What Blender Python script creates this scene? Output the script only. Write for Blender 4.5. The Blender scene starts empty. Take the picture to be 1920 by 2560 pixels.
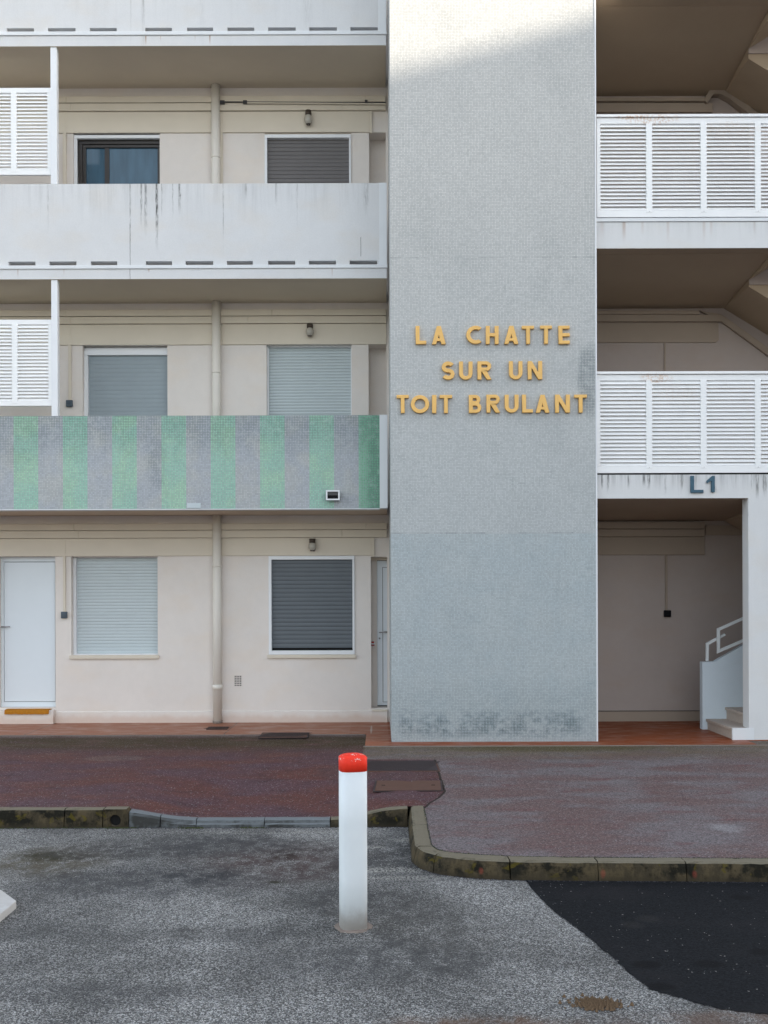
import bpy, bmesh, math, random
from mathutils import Matrix, Vector
random.seed(7)
R = math.radians
scene = bpy.context.scene
COL = scene.collection

# ------------------------------------------------------------------ camera
EYE = 1.70; F = 2500.0; CX, HY = 950.0, 1504.0; ROLL = 0.0031
cam_d = bpy.data.cameras.new('camera'); cam = bpy.data.objects.new('camera', cam_d); COL.objects.link(cam)
cam_d.sensor_fit = 'VERTICAL'; cam_d.sensor_height = 36.0; cam_d.lens = F/2560*36
cam_d.shift_x = 10/2560; cam_d.shift_y = 224/2560
cam_d.clip_start = 0.05; cam_d.clip_end = 3000
cam.matrix_world = Matrix.Translation((0, 0, EYE)) @ Matrix.Rotation(R(90), 4, 'X') @ Matrix.Rotation(-ROLL, 4, 'Z')
scene.camera = cam

# ------------------------------------------------------------------ light
SUN_DIR = Vector((-1.0, 0.178, -0.265)).normalized()      # direction the sunlight travels
sun_el = math.asin(-SUN_DIR.z); sun_az = math.atan2(-SUN_DIR.x, -SUN_DIR.y)   # towards the sun, from +Y clockwise
world = bpy.data.worlds.new('World'); scene.world = world; world.use_nodes = True
wn = world.node_tree; wn.nodes.clear()
sky = wn.nodes.new('ShaderNodeTexSky'); sky.sky_type = 'NISHITA'; sky.sun_disc = False
sky.sun_elevation = sun_el; sky.sun_rotation = sun_az; sky.altitude = 50; sky.air_density = 1.0; sky.dust_density = 1.5; sky.ozone_density = 1.0
hs = wn.nodes.new('ShaderNodeHueSaturation'); hs.inputs['Saturation'].default_value = 0.45
bg = wn.nodes.new('ShaderNodeBackground'); bg.inputs['Strength'].default_value = 0.15
wo = wn.nodes.new('ShaderNodeOutputWorld')
wn.links.new(sky.outputs[0], hs.inputs['Color']); wn.links.new(hs.outputs[0], bg.inputs[0]); wn.links.new(bg.outputs[0], wo.inputs[0])
sl = bpy.data.lights.new('sun', 'SUN'); sl.energy = 5.0; sl.angle = R(0.9); sl.color = (1.0, 0.90, 0.76)
so = bpy.data.objects.new('sun', sl); COL.objects.link(so); so.rotation_euler = SUN_DIR.to_track_quat('-Z', 'Y').to_euler(); so.location = (20, -5, 30)
vs = scene.view_settings; scene.display_settings.display_device = 'sRGB'
vs.view_transform = 'Standard'; vs.look = 'None'; vs.gamma = 1; vs.use_curve_mapping = False; vs.exposure = 2.0

# ------------------------------------------------------------------ photo measurements -> world
SW, SP, ST, SR = 178.3, 192.8, 208.0, 206.5        # pixels per metre on wall, balcony, tower and right-hand front planes
YW, YP, YT, YR = F/SW, F/SP, F/ST, F/SR
def WX(px, py, s): return ((px-CX) - ROLL*(py-HY))/s
def WZ(px, py, s): return EYE - ((py-HY) + ROLL*(px-CX))/s

# ------------------------------------------------------------------ node helper
class NT:
    def __init__(s, name, rough=0.85, spec=0.3, metal=0.0):
        s.mat = bpy.data.materials.new(name); s.mat.use_nodes = True
        s.t = s.mat.node_tree; s.b = s.t.nodes['Principled BSDF']
        s.b.inputs['Roughness'].default_value = rough; s.b.inputs['Specular IOR Level'].default_value = spec; s.b.inputs['Metallic'].default_value = metal
        g = s.t.nodes.new('ShaderNodeNewGeometry'); s.pos = g.outputs['Position']; s.nor = g.outputs['Normal']
        sx = s.t.nodes.new('ShaderNodeSeparateXYZ'); s.t.links.new(s.pos, sx.inputs[0]); s.x, s.y, s.z = sx.outputs
    def _in(s, sock, v):
        if v is None: return
        if isinstance(v, bpy.types.NodeSocket): s.t.links.new(v, sock)
        elif isinstance(v, (tuple, list)): sock.default_value = tuple(v) + ((1,) if len(v) == 3 and len(sock.default_value) == 4 else ())
        else: sock.default_value = v
    def m(s, op, a, b=None, c=None, clamp=False):
        n = s.t.nodes.new('ShaderNodeMath'); n.operation = op; n.use_clamp = clamp
        for i, v in enumerate((a, b, c)):
            if v is not None: s._in(n.inputs[i], v)
        return n.outputs[0]
    def vec(s, x, y, z):
        n = s.t.nodes.new('ShaderNodeCombineXYZ'); s._in(n.inputs[0], x); s._in(n.inputs[1], y); s._in(n.inputs[2], z); return n.outputs[0]
    def sc(s, v, k):
        n = s.t.nodes.new('ShaderNodeVectorMath'); n.operation = 'MULTIPLY'; s._in(n.inputs[0], v); n.inputs[1].default_value = k; return n.outputs[0]
    def noise(s, v, scale, det=3, ro=0.55, dist=0.0):
        n = s.t.nodes.new('ShaderNodeTexNoise'); s._in(n.inputs['Vector'], v); n.inputs['Scale'].default_value = scale
        n.inputs['Detail'].default_value = det; n.inputs['Roughness'].default_value = ro; n.inputs['Distortion'].default_value = dist; return n.outputs['Fac']
    def vor(s, v, scale, out='Distance', feature='F1'):
        n = s.t.nodes.new('ShaderNodeTexVoronoi'); n.feature = feature; s._in(n.inputs['Vector'], v); n.inputs['Scale'].default_value = scale; return n.outputs[out]
    def wn(s, v):
        n = s.t.nodes.new('ShaderNodeTexWhiteNoise'); s._in(n.inputs['Vector'], v); return n.outputs['Value']
    def ss(s, v, a, b, lo=0.0, hi=1.0):
        n = s.t.nodes.new('ShaderNodeMapRange'); n.interpolation_type = 'SMOOTHSTEP'; s._in(n.inputs[0], v)
        n.inputs[1].default_value = a; n.inputs[2].default_value = b; n.inputs[3].default_value = lo; n.inputs[4].default_value = hi; return n.outputs[0]
    def mix(s, f, a, b, mode='MIX'):
        n = s.t.nodes.new('ShaderNodeMix'); n.data_type = 'RGBA'; n.blend_type = mode; n.clamp_factor = True
        s._in(n.inputs[0], f); s._in(n.inputs[6], a); s._in(n.inputs[7], b); return n.outputs[2]
    def val(s, col, f):                      # multiply colour by scalar
        n = s.t.nodes.new('ShaderNodeVectorMath'); n.operation = 'SCALE'; s._in(n.inputs[0], col); s._in(n.inputs[3], f); return n.outputs[0]
    def color(s, c): s._in(s.b.inputs['Base Color'], c); return s
    def rough(s, v): s._in(s.b.inputs['Roughness'], v); return s
    def bump(s, h, strength=0.4, dist=0.003):
        n = s.t.nodes.new('ShaderNodeBump'); s._in(n.inputs['Height'], h); n.inputs['Strength'].default_value = strength; n.inputs['Distance'].default_value = dist
        s.t.links.new(n.outputs[0], s.b.inputs['Normal']); return s
    def blob(s, cx, cy, rx, ry, soft=0.5, wob=0.0, a=None, b=None):      # soft ellipse mask in two world coordinates
        a = a or s.x; b = b or s.y
        dx = s.m('DIVIDE', s.m('SUBTRACT', a, cx), rx); dy = s.m('DIVIDE', s.m('SUBTRACT', b, cy), ry)
        d = s.m('SQRT', s.m('ADD', s.m('MULTIPLY', dx, dx), s.m('MULTIPLY', dy, dy)))
        if wob: d = s.m('ADD', d, s.m('MULTIPLY', s.m('SUBTRACT', s.noise(s.pos, 5, 4, 0.65), 0.5), wob*2))
        return s.ss(d, 1+soft*0.5, 1-soft*0.5)

M = {}
def plain(name, col, rough=0.6, spec=0.4, metal=0.0, var=0.08, scale=4, bump=0.0, bscale=300):
    n = NT(name, rough, spec, metal)
    f = n.noise(n.pos, scale, 4, 0.6)
    c = n.val(col, n.m('ADD', n.m('MULTIPLY', f, var*2), 1-var))
    n.color(c)
    if bump: n.bump(n.noise(n.pos, bscale, 3, 0.6), bump, 0.002)
    M[name] = n.mat; return n

# --- render / stucco with drip stains; drips: list of (x, z_top, length, half width, strength)
def stucco(name, col, var=0.07, drips=(), bands=(), bump=0.35, grime=(0.05, 0.05, 0.045), rust=(), cracks=(), low=None):
    n = NT(name, 0.9, 0.25)
    big = n.noise(n.pos, 1.3, 5, 0.6); mid = n.noise(n.pos, 9, 4, 0.6); fine = n.noise(n.pos, 140, 3, 0.7)
    f = n.m('ADD', n.m('MULTIPLY', big, var*2.2), n.m('ADD', n.m('MULTIPLY', mid, var), n.m('MULTIPLY', fine, 0.24)))
    c = n.val(col, n.m('ADD', f, 1-var*1.6-0.12))
    tint = n.noise(n.sc(n.pos, (1, 1, 1.7)), 2.1, 3, 0.5)
    c = n.mix(n.ss(tint, 0.45, 0.75, 0, 0.35), c, n.mix(1.0, c, (1.0, 0.93, 0.84), 'MULTIPLY'))
    st = n.noise(n.sc(n.pos, (13, 13, 0.7)), 1.0, 6, 0.7)
    st2 = n.noise(n.sc(n.pos, (90, 90, 7)), 1.0, 3, 0.7)
    for (z0, ln, amt) in bands:                       # general soft streaking below a top edge at z0
        wob = n.m('ADD', n.z, n.m('MULTIPLY', n.noise(n.sc(n.pos, (14, 14, 0)), 1.0, 3), ln*0.8))
        fade = n.ss(wob, z0-ln*0.9, z0+ln*0.5)
        under = n.m('LESS_THAN', n.z, z0+0.01)
        k = n.m('MULTIPLY', n.m('MULTIPLY', n.ss(st, 0.42, 0.72), fade), n.m('MULTIPLY', under, amt))
        c = n.mix(k, c, grime)
    for (x0, z0, ln, hw, amt) in drips:
        dx = n.m('ABSOLUTE', n.m('SUBTRACT', n.m('ADD', n.x, n.m('MULTIPLY', n.m('SUBTRACT', mid, 0.5), 0.02)), x0))
        k = n.m('MULTIPLY', n.ss(dx, hw, hw*0.2), n.ss(n.z, z0-ln, z0-ln*0.3))
        k = n.m('MULTIPLY', k, n.m('LESS_THAN', n.z, z0+0.002))
        k = n.m('MULTIPLY', k, n.m('MULTIPLY', n.ss(st2, 0.38, 0.6), amt))
        c = n.mix(k, c, grime)
    for (x0, z0, ln, hw, amt) in rust:
        dx = n.m('ABSOLUTE', n.m('SUBTRACT', n.x, x0))
        k = n.m('MULTIPLY', n.ss(dx, hw, 0), n.m('MULTIPLY', n.ss(n.z, z0-ln, z0), n.m('LESS_THAN', n.z, z0+0.002)))
        c = n.mix(n.m('MULTIPLY', k, amt), c, (0.30, 0.13, 0.04))
    for (x0, z1, z0) in cracks:
        dx = n.m('ABSOLUTE', n.m('SUBTRACT', n.m('ADD', n.x, n.m('MULTIPLY', mid, 0.012)), x0+0.006))
        k = n.m('MULTIPLY', n.m('LESS_THAN', dx, 0.0035), n.m('MULTIPLY', n.m('GREATER_THAN', n.z, z0), n.m('LESS_THAN', n.z, z1)))
        c = n.mix(n.m('MULTIPLY', k, 0.75), c, (0.08, 0.08, 0.08))
    if low:                                           # tint fading upwards from the foot: (z, height, colour, amount)
        z0, h, lc, amt = low
        w = n.m('SUBTRACT', n.z, n.m('MULTIPLY', n.noise(n.sc(n.pos, (3, 3, 1)), 1.5, 4), h*0.9))
        c = n.mix(n.ss(w, z0+h*0.5, z0-h*0.1, 0, amt), c, lc)
    n.color(c)
    n.bump(n.m('ADD', fine, n.m('MULTIPLY', n.noise(n.pos, 45, 3), 0.8)), bump, 0.003)
    M[name] = n.mat; return n

ztp = WZ(500, 459, SP)                                 # top of the white parapet
stucco('cream_render', (0.73, 0.675, 0.63), low=(0.0, 0.16, (0.55, 0.36, 0.26), 0.45))
plain('pipe_paint', (0.70, 0.655, 0.59), 0.6, 0.35, var=0.05, scale=3, bump=0.1)
plain('cream_trim', (0.67, 0.60, 0.50), 0.8, 0.3, var=0.06, scale=3, bump=0.15)
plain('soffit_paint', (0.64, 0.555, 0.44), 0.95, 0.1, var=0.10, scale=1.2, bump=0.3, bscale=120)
plain('soffit_paint_shaded', (0.42, 0.325, 0.235), 0.95, 0.1, var=0.10, scale=1.2, bump=0.3, bscale=120)  # soffit paint with the right galleries' shade put into the colour
px = lambda p: WX(p, 520, SP)
stucco('white_parapet_render', (0.66, 0.66, 0.665), 0.06,
       bands=[(ztp, 0.5, 0.16), (WZ(500, 100, SP)+1.3, 1.2, 0.12)],
       drips=[(px(325), ztp, 1.0, .012, .7), (px(353), ztp, .62, .02, .7), (px(364), ztp, .75, .03, .65), (px(392), ztp, .95, .026, 1.0), (px(404), ztp, .5, .012, .6),
              (px(432), ztp, .5, .012, .5), (px(449), ztp, .45, .025, .85), (px(558), ztp, 1.0, .010, .5), (px(615), ztp, .25, .02, .5), (px(690), ztp, .3, .02, .4), (px(915), ztp, .5, .05, .35), (px(743), ztp, .7, .012, .25),
              (px(120), ztp, .7, .02, .25),
              (WX(358, 20, SP), 12, 3.6, .03, .9), (WX(327, 20, SP), 12, 3.6, .012, .5), (WX(505, 20, SP), 12, 3.6, .05, .22), (WX(770, 20, SP), 12, 3.6, .09, .3)],
       rust=[(px(45), WZ(0, 674, SP), .13, .012, .5), (px(160), WZ(0, 674, SP), .1, .012, .3), (px(372), WZ(0, 674, SP), .06, .02, .6), (px(830), WZ(900, 672, SP), .14, .01, .5),
             (WX(365, 100, SP), WZ(300, 92, SP), .14, .014, .8), (WX(402, 100, SP), WZ(300, 92, SP), .08, .01, .4), (WX(525, 100, SP), WZ(500, 90, SP), .14, .014, .8), (WX(488, 100, SP), WZ(500, 90, SP), .1, .01, .3)],
       cracks=[(px(325), 6.6, 5.0), (WX(902, 600, SP), ztp-.7, ztp-.95)])
plain('white_plaster', (0.72, 0.735, 0.75), 0.75, 0.3, var=0.05, scale=3, bump=0.2)
zr2 = WZ(1700, 555, SR); zr1 = WZ(1700, 1187, SR)
qx = lambda p: WX(p, 1200, SR)
stucco('right_front_render', (0.68, 0.68, 0.68), 0.06, bands=[(zr1, 0.20, 0.42), (zr2, 0.22, 0.12)],
       drips=[(qx(1505), zr1, .2, .02, .8), (qx(1520), zr1, .26, .02, .7), (qx(1571), zr1, .2, .02, .6), (qx(1610), zr1, .17, .03, .7), (qx(1622), zr1, .2, .03, .8), (qx(1663), zr1, .3, .02, .5), (qx(1705), zr1, .25, .03, .6),
              (qx(1893), zr1, .35, .03, .7), (qx(1912), zr1, .3, .04, .8), (qx(1880), zr1, .2, .02, .6)],
       rust=[(qx(1562), zr2, .28, .035, .45), (qx(1608), zr2, .2, .03, .2), (qx(1507), zr2, .25, .04, .18), (qx(1672), zr2, .3, .03, .25), (qx(1762), zr2, .3, .03, .25), (qx(1780), zr2, .22, .03, .2), (qx(1888), zr2, .2, .02, .2)])
stucco('cream_render_shaded', (0.41, 0.345, 0.315), low=(0.0, 0.16, (0.40, 0.26, 0.19), 0.45))  # cream render darkened in its colour to deepen the shade in the galleries
plain('cream_trim_shaded', (0.35, 0.28, 0.225), 0.8, 0.3, var=0.06, scale=3, bump=0.15)  # cream trim, with the same gallery shade painted into the colour
plain('white_enamel', (0.78, 0.79, 0.81), 0.45, 0.4, var=0.04, scale=6)
n = NT('louvre_paint', 0.5, 0.35)
f = n.noise(n.pos, 5, 4, 0.6); c = n.val((0.87, 0.87, 0.87), n.m('ADD', n.m('MULTIPLY', f, .12), .93))
for cx_, cz_, rx_, rz_, am in ((WX(1625, 300, SR), WZ(1625, 300, SR), .30, .05, .8), (WX(1575, 292, SR), WZ(1575, 296, SR), .2, .02, .8), (WX(1640, 943, SR), WZ(1640, 945, SR), .16, .05, .9), (WX(1830, 330, SR), WZ(1830, 325, SR), .3, .1, .25), (WX(1690, 980, SR), WZ(1690, 985, SR), .25, .08, .18)):
    k = n.m('MULTIPLY', n.blob(cx_, cz_, rx_, rz_, .9, .5, n.x, n.z), n.ss(n.noise(n.pos, 30, 4, .7), .42, .62))
    c = n.mix(n.m('MULTIPLY', k, am*.6), c, (0.55, 0.26, 0.07))
n.color(c); M['louvre_paint'] = n.mat
plain('shutter_white', (0.52, 0.58, 0.60), 0.55, 0.4, var=0.05, scale=5)
plain('shutter_bluegrey', (0.30, 0.35, 0.38), 0.55, 0.4, var=0.06, scale=5)
plain('shutter_dark', (0.115, 0.13, 0.145), 0.5, 0.4, var=0.08, scale=5)
plain('shutter_brown', (0.14, 0.13, 0.13), 0.55, 0.4, var=0.12, scale=5)
plain('bronze_frame', (0.035, 0.029, 0.026), 0.4, 0.5)
plain('door_white', (0.70, 0.75, 0.79), 0.5, 0.4, var=0.03)
plain('black_gap', (0.015, 0.015, 0.015), 0.9, 0.1)
plain('matt_black', (0.01, 0.01, 0.012), 0.8, 0.1)
plain('metal_grey', (0.35, 0.35, 0.36), 0.35, 0.5, 0.7)
plain('switch_grey', (0.06, 0.085, 0.11), 0.5, 0.5)
plain('dark_plastic', (0.03, 0.03, 0.035), 0.35, 0.5)
plain('red_plastic', (0.35, 0.02, 0.02), 0.4, 0.5)
plain('steel_blue_letters', (0.035, 0.095, 0.14), 0.5, 0.4, var=0.15, scale=12)
n = plain('gold_letters', (0.80, 0.47, 0.13), 0.42, 0.5, var=0.16, scale=11)
n = NT('curtain_glass', 0.08, 0.6); f = n.noise(n.sc(n.pos, (6, 1, 1)), 2, 3)
n.color(n.val((0.045, 0.10, 0.15), n.m('ADD', f, .6))); M['curtain_glass'] = n.mat
n = NT('lamp_glass', 0.12, 0.6); n.color((0.40, 0.37, 0.32)); M['lamp_glass'] = n.mat
plain('lamp_base', (0.05, 0.035, 0.025), 0.5, 0.4)
plain('handrail_white', (0.70, 0.72, 0.72), 0.45, 0.4, var=0.05)
stucco('stringer_render', (0.62, 0.69, 0.74), 0.05, bump=0.2)
plain('step_stone', (0.48, 0.40, 0.34), 0.7, 0.3, var=0.2, scale=25, bump=0.2)
plain('coir', (0.42, 0.17, 0.02), 0.95, 0.1, var=0.3, scale=40, bump=0.8, bscale=250)
plain('cast_iron', (0.030, 0.019, 0.021), 0.7, 0.4, var=0.25, scale=20, bump=0.5, bscale=120)
plain('rust_plate', (0.10, 0.05, 0.035), 0.8, 0.3, var=0.2, scale=14, bump=0.4, bscale=100)
n = NT('bollard_white', 0.6, 0.35); f = n.noise(n.pos, 5, 4, .6); c = n.val((0.68, 0.715, 0.735), n.m('ADD', n.m('MULTIPLY', f, .14), .92))
c = n.mix(n.m('MULTIPLY', n.ss(n.m('SUBTRACT', n.z, n.m('MULTIPLY', n.noise(n.pos, 14, 4, .7), .14)), -.07, -.20), .55), c, (.30, .24, .19))
sc_ = n.m('MULTIPLY', n.ss(n.noise(n.sc(n.pos, (60, 60, 14)), 1, 4, .75), .66, .72), n.ss(n.noise(n.pos, 6, 3), .45, .6)); c = n.mix(n.m('MULTIPLY', sc_, .45), c, (.28, .28, .28))
n.color(c); n.bump(n.m('ADD', n.noise(n.pos, 220, 3, .6), n.noise(n.pos, 30, 3, .6)), .45, .002); M['bollard_white'] = n.mat
n = NT('bollard_red', 0.6, 0.3); f = n.noise(n.pos, 60, 4, .7)
k = n.m('MULTIPLY', n.ss(n.noise(n.pos, 38, 3, .75), .60, .63), n.m('GREATER_THAN', n.z, 0.80))
n.color(n.mix(k, n.val((0.82, 0.035, 0.014), n.m('ADD', n.m('MULTIPLY', f, .3), .85)), (.75, .6, .55))); n.bump(f, .2, .002); M['bollard_red'] = n.mat
plain('mortar_collar', (0.22, 0.18, 0.155), 0.95, 0.2, var=0.3, scale=30, bump=0.8, bscale=160)
plain('leaf_green', (0.030, 0.038, 0.006), 0.7, 0.3, var=0.4, scale=60)
plain('leaf_brown', (0.13, 0.085, 0.05), 0.8, 0.2, var=0.6, scale=160)
plain('far_render', (0.45, 0.42, 0.38), 0.9, 0.2, var=0.05)
plain('far_glass', (0.03, 0.04, 0.05), 0.1, 0.6)
plain('roof_grey', (0.2, 0.2, 0.2), 0.9, 0.2)

# --- mosaics of small glass tiles (pitch p); grime = places where the joints are washed out and dark
def mosaic(name, p, base_fn, grout_light, grout_dark, dark_fn, g=0.11, rough=0.42):
    n = NT(name, rough, 0.45)
    h = n.m('ADD', n.x, n.y)
    u = n.m('DIVIDE', h, p); v = n.m('DIVIDE', n.z, p)
    fu = n.m('FRACT', u); fv = n.m('FRACT', v); iu = n.m('FLOOR', u); iv = n.m('FLOOR', v)
    du = n.m('MINIMUM', fu, n.m('SUBTRACT', 1, fu)); dv = n.m('MINIMUM', fv, n.m('SUBTRACT', 1, fv))
    d = n.m('MINIMUM', du, dv)
    dm = dark_fn(n); joint = n.m('LESS_THAN', d, n.m('ADD', n.m('MULTIPLY', dm, .05), g))
    rnd = n.wn(n.vec(iu, iv, 0)); su = n.m('FLOOR', n.m('DIVIDE', iu, 15)); sv = n.m('FLOOR', n.m('DIVIDE', iv, 15)); srnd = n.wn(n.vec(su, sv, 3.3))
    base = base_fn(n, iu, iv)
    big = n.noise(n.pos, 1.6, 4, .6)
    k = n.m('ADD', n.m('MULTIPLY', rnd, .26), n.m('ADD', n.m('MULTIPLY', srnd, .035), n.m('MULTIPLY', big, .16)))
    tile = n.val(base, n.m('ADD', k, .77))
    jn = n.noise(n.pos, 13, 5, .7)
    # single joints that lost their grout, running along rows or columns
    rowk = n.m('MULTIPLY', n.m('GREATER_THAN', n.wn(n.vec(n.m('FLOOR', n.m('DIVIDE', h, .09)), iv, 9.1)), .93), n.m('LESS_THAN', dv, g*1.2))
    colk = n.m('MULTIPLY', n.m('GREATER_THAN', n.wn(n.vec(iu, n.m('FLOOR', n.m('DIVIDE', n.z, .11)), 5.7)), .93), n.m('LESS_THAN', du, g*1.2))
    stray = n.m('MULTIPLY', n.m('MAXIMUM', rowk, colk), n.ss(big, .50, .66, 0, .5))
    darkness = n.m('MAXIMUM', n.m('MULTIPLY', dm, n.ss(jn, .30, .56)), stray)
    grout = n.mix(darkness, grout_light, grout_dark)
    c = n.mix(joint, tile, grout)
    c = n.mix(n.m('MULTIPLY', dm, .14), c, (0.10, 0.14, 0.16))
    n.color(c); n.rough(n.m('ADD', n.m('MULTIPLY', joint, .45), rough))
    n.bump(n.m('ADD', n.ss(d, g*.6, g*1.5), n.m('MULTIPLY', rnd, .5)), .5, .0012)
    M[name] = n.mat; return n
def tower_dark(n):
    low = n.m('MULTIPLY', n.ss(n.z, .50, .25), n.ss(n.z, -.02, .16)); low = n.m('MULTIPLY', low, n.m('MULTIPLY', n.ss(n.x, .14, .3), n.ss(n.x, 2.55, 2.3)))
    low = n.m('MULTIPLY', low, n.ss(n.noise(n.sc(n.pos, (1, 1, 1.3)), 3.2, 5, .7), .28, .56))
    low2 = n.m('MULTIPLY', n.ss(n.z, .9, .5), .25)
    rt = n.blob(2.52, 4.36, .14, .42, .5, .3, n.x, n.z)
    md = n.m('MULTIPLY', n.ss(n.z, 3.2, 1.9), n.ss(n.noise(n.sc(n.pos, (2.2, 1, .5)), 2.5, 3, .6), 
        .52, .8, 0, .25))
    tp = n.ss(n.noise(n.pos, 1.1, 3, .6), .50, .75, .0, .18)
    return n.m('MAXIMUM', n.m('MAXIMUM', low, low2), n.m('MAXIMUM', n.m('MAXIMUM', n.m('MULTIPLY', rt, .7), md), tp))
def tower_base(n, iu, iv):
    t = n.ss(n.z, 7.5, 1.0)  # tiles coloured lighter towards the top to boost the sunlit part
    c = n.mix(t, (0.56, 0.545, 0.515), (0.43, 0.46, 0.465)); c = n.mix(n.m('LESS_THAN', n.z, WZ(1200, 1334, ST)), c, n.mix(n.ss(n.noise(n.pos, 2.5, 4, .6), .35, .65), (0.37, 0.43, 0.45), (0.405, 0.455, 0.465)))
    row = n.m('ADD', n.m('COMPARE', iv, float(math.floor(WZ(1200, 1334, ST)/.0182)), .5), n.m('MULTIPLY', n.m('COMPARE', iv, float(math.floor(WZ(1200, 645, ST)/.0182)), .5), .6))
    return n.mix(n.m('MULTIPLY', row, n.ss(n.noise(n.pos, 4, 3, .7), .42, .6, 0, .45)), c, (0.09, 0.11, 0.12))
mosaic('tower_mosaic', .0182, tower_base, (0.37, 0.39, 0.40), (0.05, 0.085, 0.10), tower_dark, g=.115)
zm1, zm0 = WZ(500, 1039, SP), WZ(500, 1271, SP)
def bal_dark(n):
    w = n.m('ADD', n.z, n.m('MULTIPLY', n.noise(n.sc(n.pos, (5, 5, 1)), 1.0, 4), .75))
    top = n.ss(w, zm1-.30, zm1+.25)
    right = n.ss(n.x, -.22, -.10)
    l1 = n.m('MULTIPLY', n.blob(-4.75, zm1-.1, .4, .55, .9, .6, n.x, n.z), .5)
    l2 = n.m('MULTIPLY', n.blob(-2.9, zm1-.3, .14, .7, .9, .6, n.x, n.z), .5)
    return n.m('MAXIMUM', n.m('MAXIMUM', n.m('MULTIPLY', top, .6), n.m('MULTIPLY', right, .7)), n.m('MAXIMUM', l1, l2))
sx0 = WX(33.7, 1155, SP); spitch = (WX(896.6, 1155, SP)-sx0)/7
def bal_base(n, iu, iv):
    st_ = n.m('FRACT', n.m('DIVIDE', n.m('SUBTRACT', n.x, sx0-spitch*10), spitch))
    gr = n.m('LESS_THAN', st_, .497)
    yel = n.ss(n.noise(n.pos, 2.2, 3, .6), .42, .62)
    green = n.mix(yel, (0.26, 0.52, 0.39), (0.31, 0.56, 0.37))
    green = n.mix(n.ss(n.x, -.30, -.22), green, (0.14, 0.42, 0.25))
    grey = n.mix(n.ss(n.noise(n.pos, 3, 3, .6), .4, .65), (0.38, 0.395, 0.44), (0.43, 0.43, 0.425))
    return n.mix(gr, grey, green)
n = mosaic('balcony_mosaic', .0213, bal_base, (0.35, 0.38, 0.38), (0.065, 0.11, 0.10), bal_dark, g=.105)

# --- ground materials
n = NT('asphalt', 0.85, 0.2)
ag = n.vor(n.pos, 120, 'Color'); agd = n.vor(n.pos, 120); ag2 = n.vor(n.pos, 260, 'Color')
sepc = n.t.nodes.new('ShaderNodeSeparateColor'); n.t.links.new(ag, sepc.inputs[0]); sep2 = n.t.nodes.new('ShaderNodeSeparateColor'); n.t.links.new(ag2, sep2.inputs[0])
r1 = sepc.outputs[0]; r2 = sep2.outputs[1]
stone = n.mix(sepc.outputs[2], (0.145, 0.147, 0.148), (0.19, 0.182, 0.168))
stone = n.val(stone, n.m('ADD', n.m('MULTIPLY', n.m('POWER', r1, 2.0), 1.9), .50))
c = n.mix(n.m('GREATER_THAN', r2, .93), stone, (.46, .46, .45))
c = n.mix(n.ss(agd, .55, .75, 0, .7), c, (0.035, 0.035, 0.038))
c = n.mix(n.m('LESS_THAN', r2, .12), c, (0.025, 0.025, 0.028))
patch = n.noise(n.pos, .9, 5, .62); patch2 = n.noise(n.pos, 3.3, 4, .65)
c = n.val(c, n.m('ADD', n.m('MULTIPLY', n.ss(patch, .38, .62), .50), n.m('ADD', n.m('MULTIPLY', n.ss(patch2, .35, .65), .30), .72)))
brk = n.noise(n.sc(n.pos, (1, .8, 1)), 9, 6, .72)
def at_road(px_, py_): s_ = (py_-HY)/1.855; return (px_-CX)/s_, F/s_
for (a, b, rx, ry, col, am) in ((700, 2150, .50, .48, (0.062, 0.038, 0.036), .6), (705, 2135, .12, .16, (0.03, 0.018, 0.015), .6), (130, 2150, .35, .38, (0.09, 0.075, 0.05), .7), (120, 2138, .18, .12, (0.035, 0.03, 0.01), .7),
                      (350, 2200, .7, .35, (0.04, 0.04, 0.045), .5), (500, 2190, .28, .14, (0.03, 0.032, 0.036), .45), (300, 2130, .5, .2, (0.035, 0.034, 0.036), .45), (560, 2110, .5, .25, (0.05, 0.052, 0.06), .45),
                      (980, 2140, .40, .5, (0.03, 0.03, 0.032), .5), (880, 2250, .3, .25, (0.04, 0.04, 0.042), .5), (470, 2110, .9, .3, (0.05, 0.048, 0.048), .4), (1050, 2330, .35, .6, (0.06, 0.058, 0.055), .45), (150, 2330, .5, .15, (0.06, 0.06, 0.06), .35), (690, 2205, .06, .03, (0.02, 0.018, 0.008), .65), (930, 2400, .6, .25, (0.05, 0.05, 0.052), .45), (600, 2330, .4, .12, (0.045, 0.044, 0.045), .4), (200, 2480, .6, .12, (0.05, 0.05, 0.052), .4),
                      (1200, 2560, .35, .08, (0.13, 0.07, 0.04), .5), (1850, 2555, .5, .1, (0.12, 0.075, 0.055), .5)):
    X_, Y_ = at_road(a, b); c = n.mix(n.m('MULTIPLY', n.m('MULTIPLY', n.blob(X_, Y_, rx*1.1, ry*1.1, 1.1, .7), n.ss(brk, .36, .60, .25, 1)), min(.95, am*1.45)), c, col)
# pale washed grit along the kerb foot and by the bollard
for (a, b, rx, ry, am) in ((1000, 2100, .22, .06, .75), (960, 2175, .33, .07, .7), (640, 2080, .7, .04, .5), (1000, 2195, .28, .05, .5), (930, 2118, .1, .05, .6)):
    X_, Y_ = at_road(a, b); k = n.m('MULTIPLY', n.blob(X_, Y_, rx, ry, 1.0, .6), n.m('GREATER_THAN', n.m('MULTIPLY', r1, n.ss(patch2, .3, .6)), .42)); c = n.mix(n.m('MULTIPLY', k, am), c, (.42, .41, .37))
n.color(c); n.rough(n.ss(patch2, .3, .7, .62, .9))
n.bump(n.m('ADD', n.m('MULTIPLY', r1, 1.0), n.m('ADD', n.m('MULTIPLY', r2, .5), n.m('MULTIPLY', agd, -.8))), .8, .006); M['asphalt'] = n.mat

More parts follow.
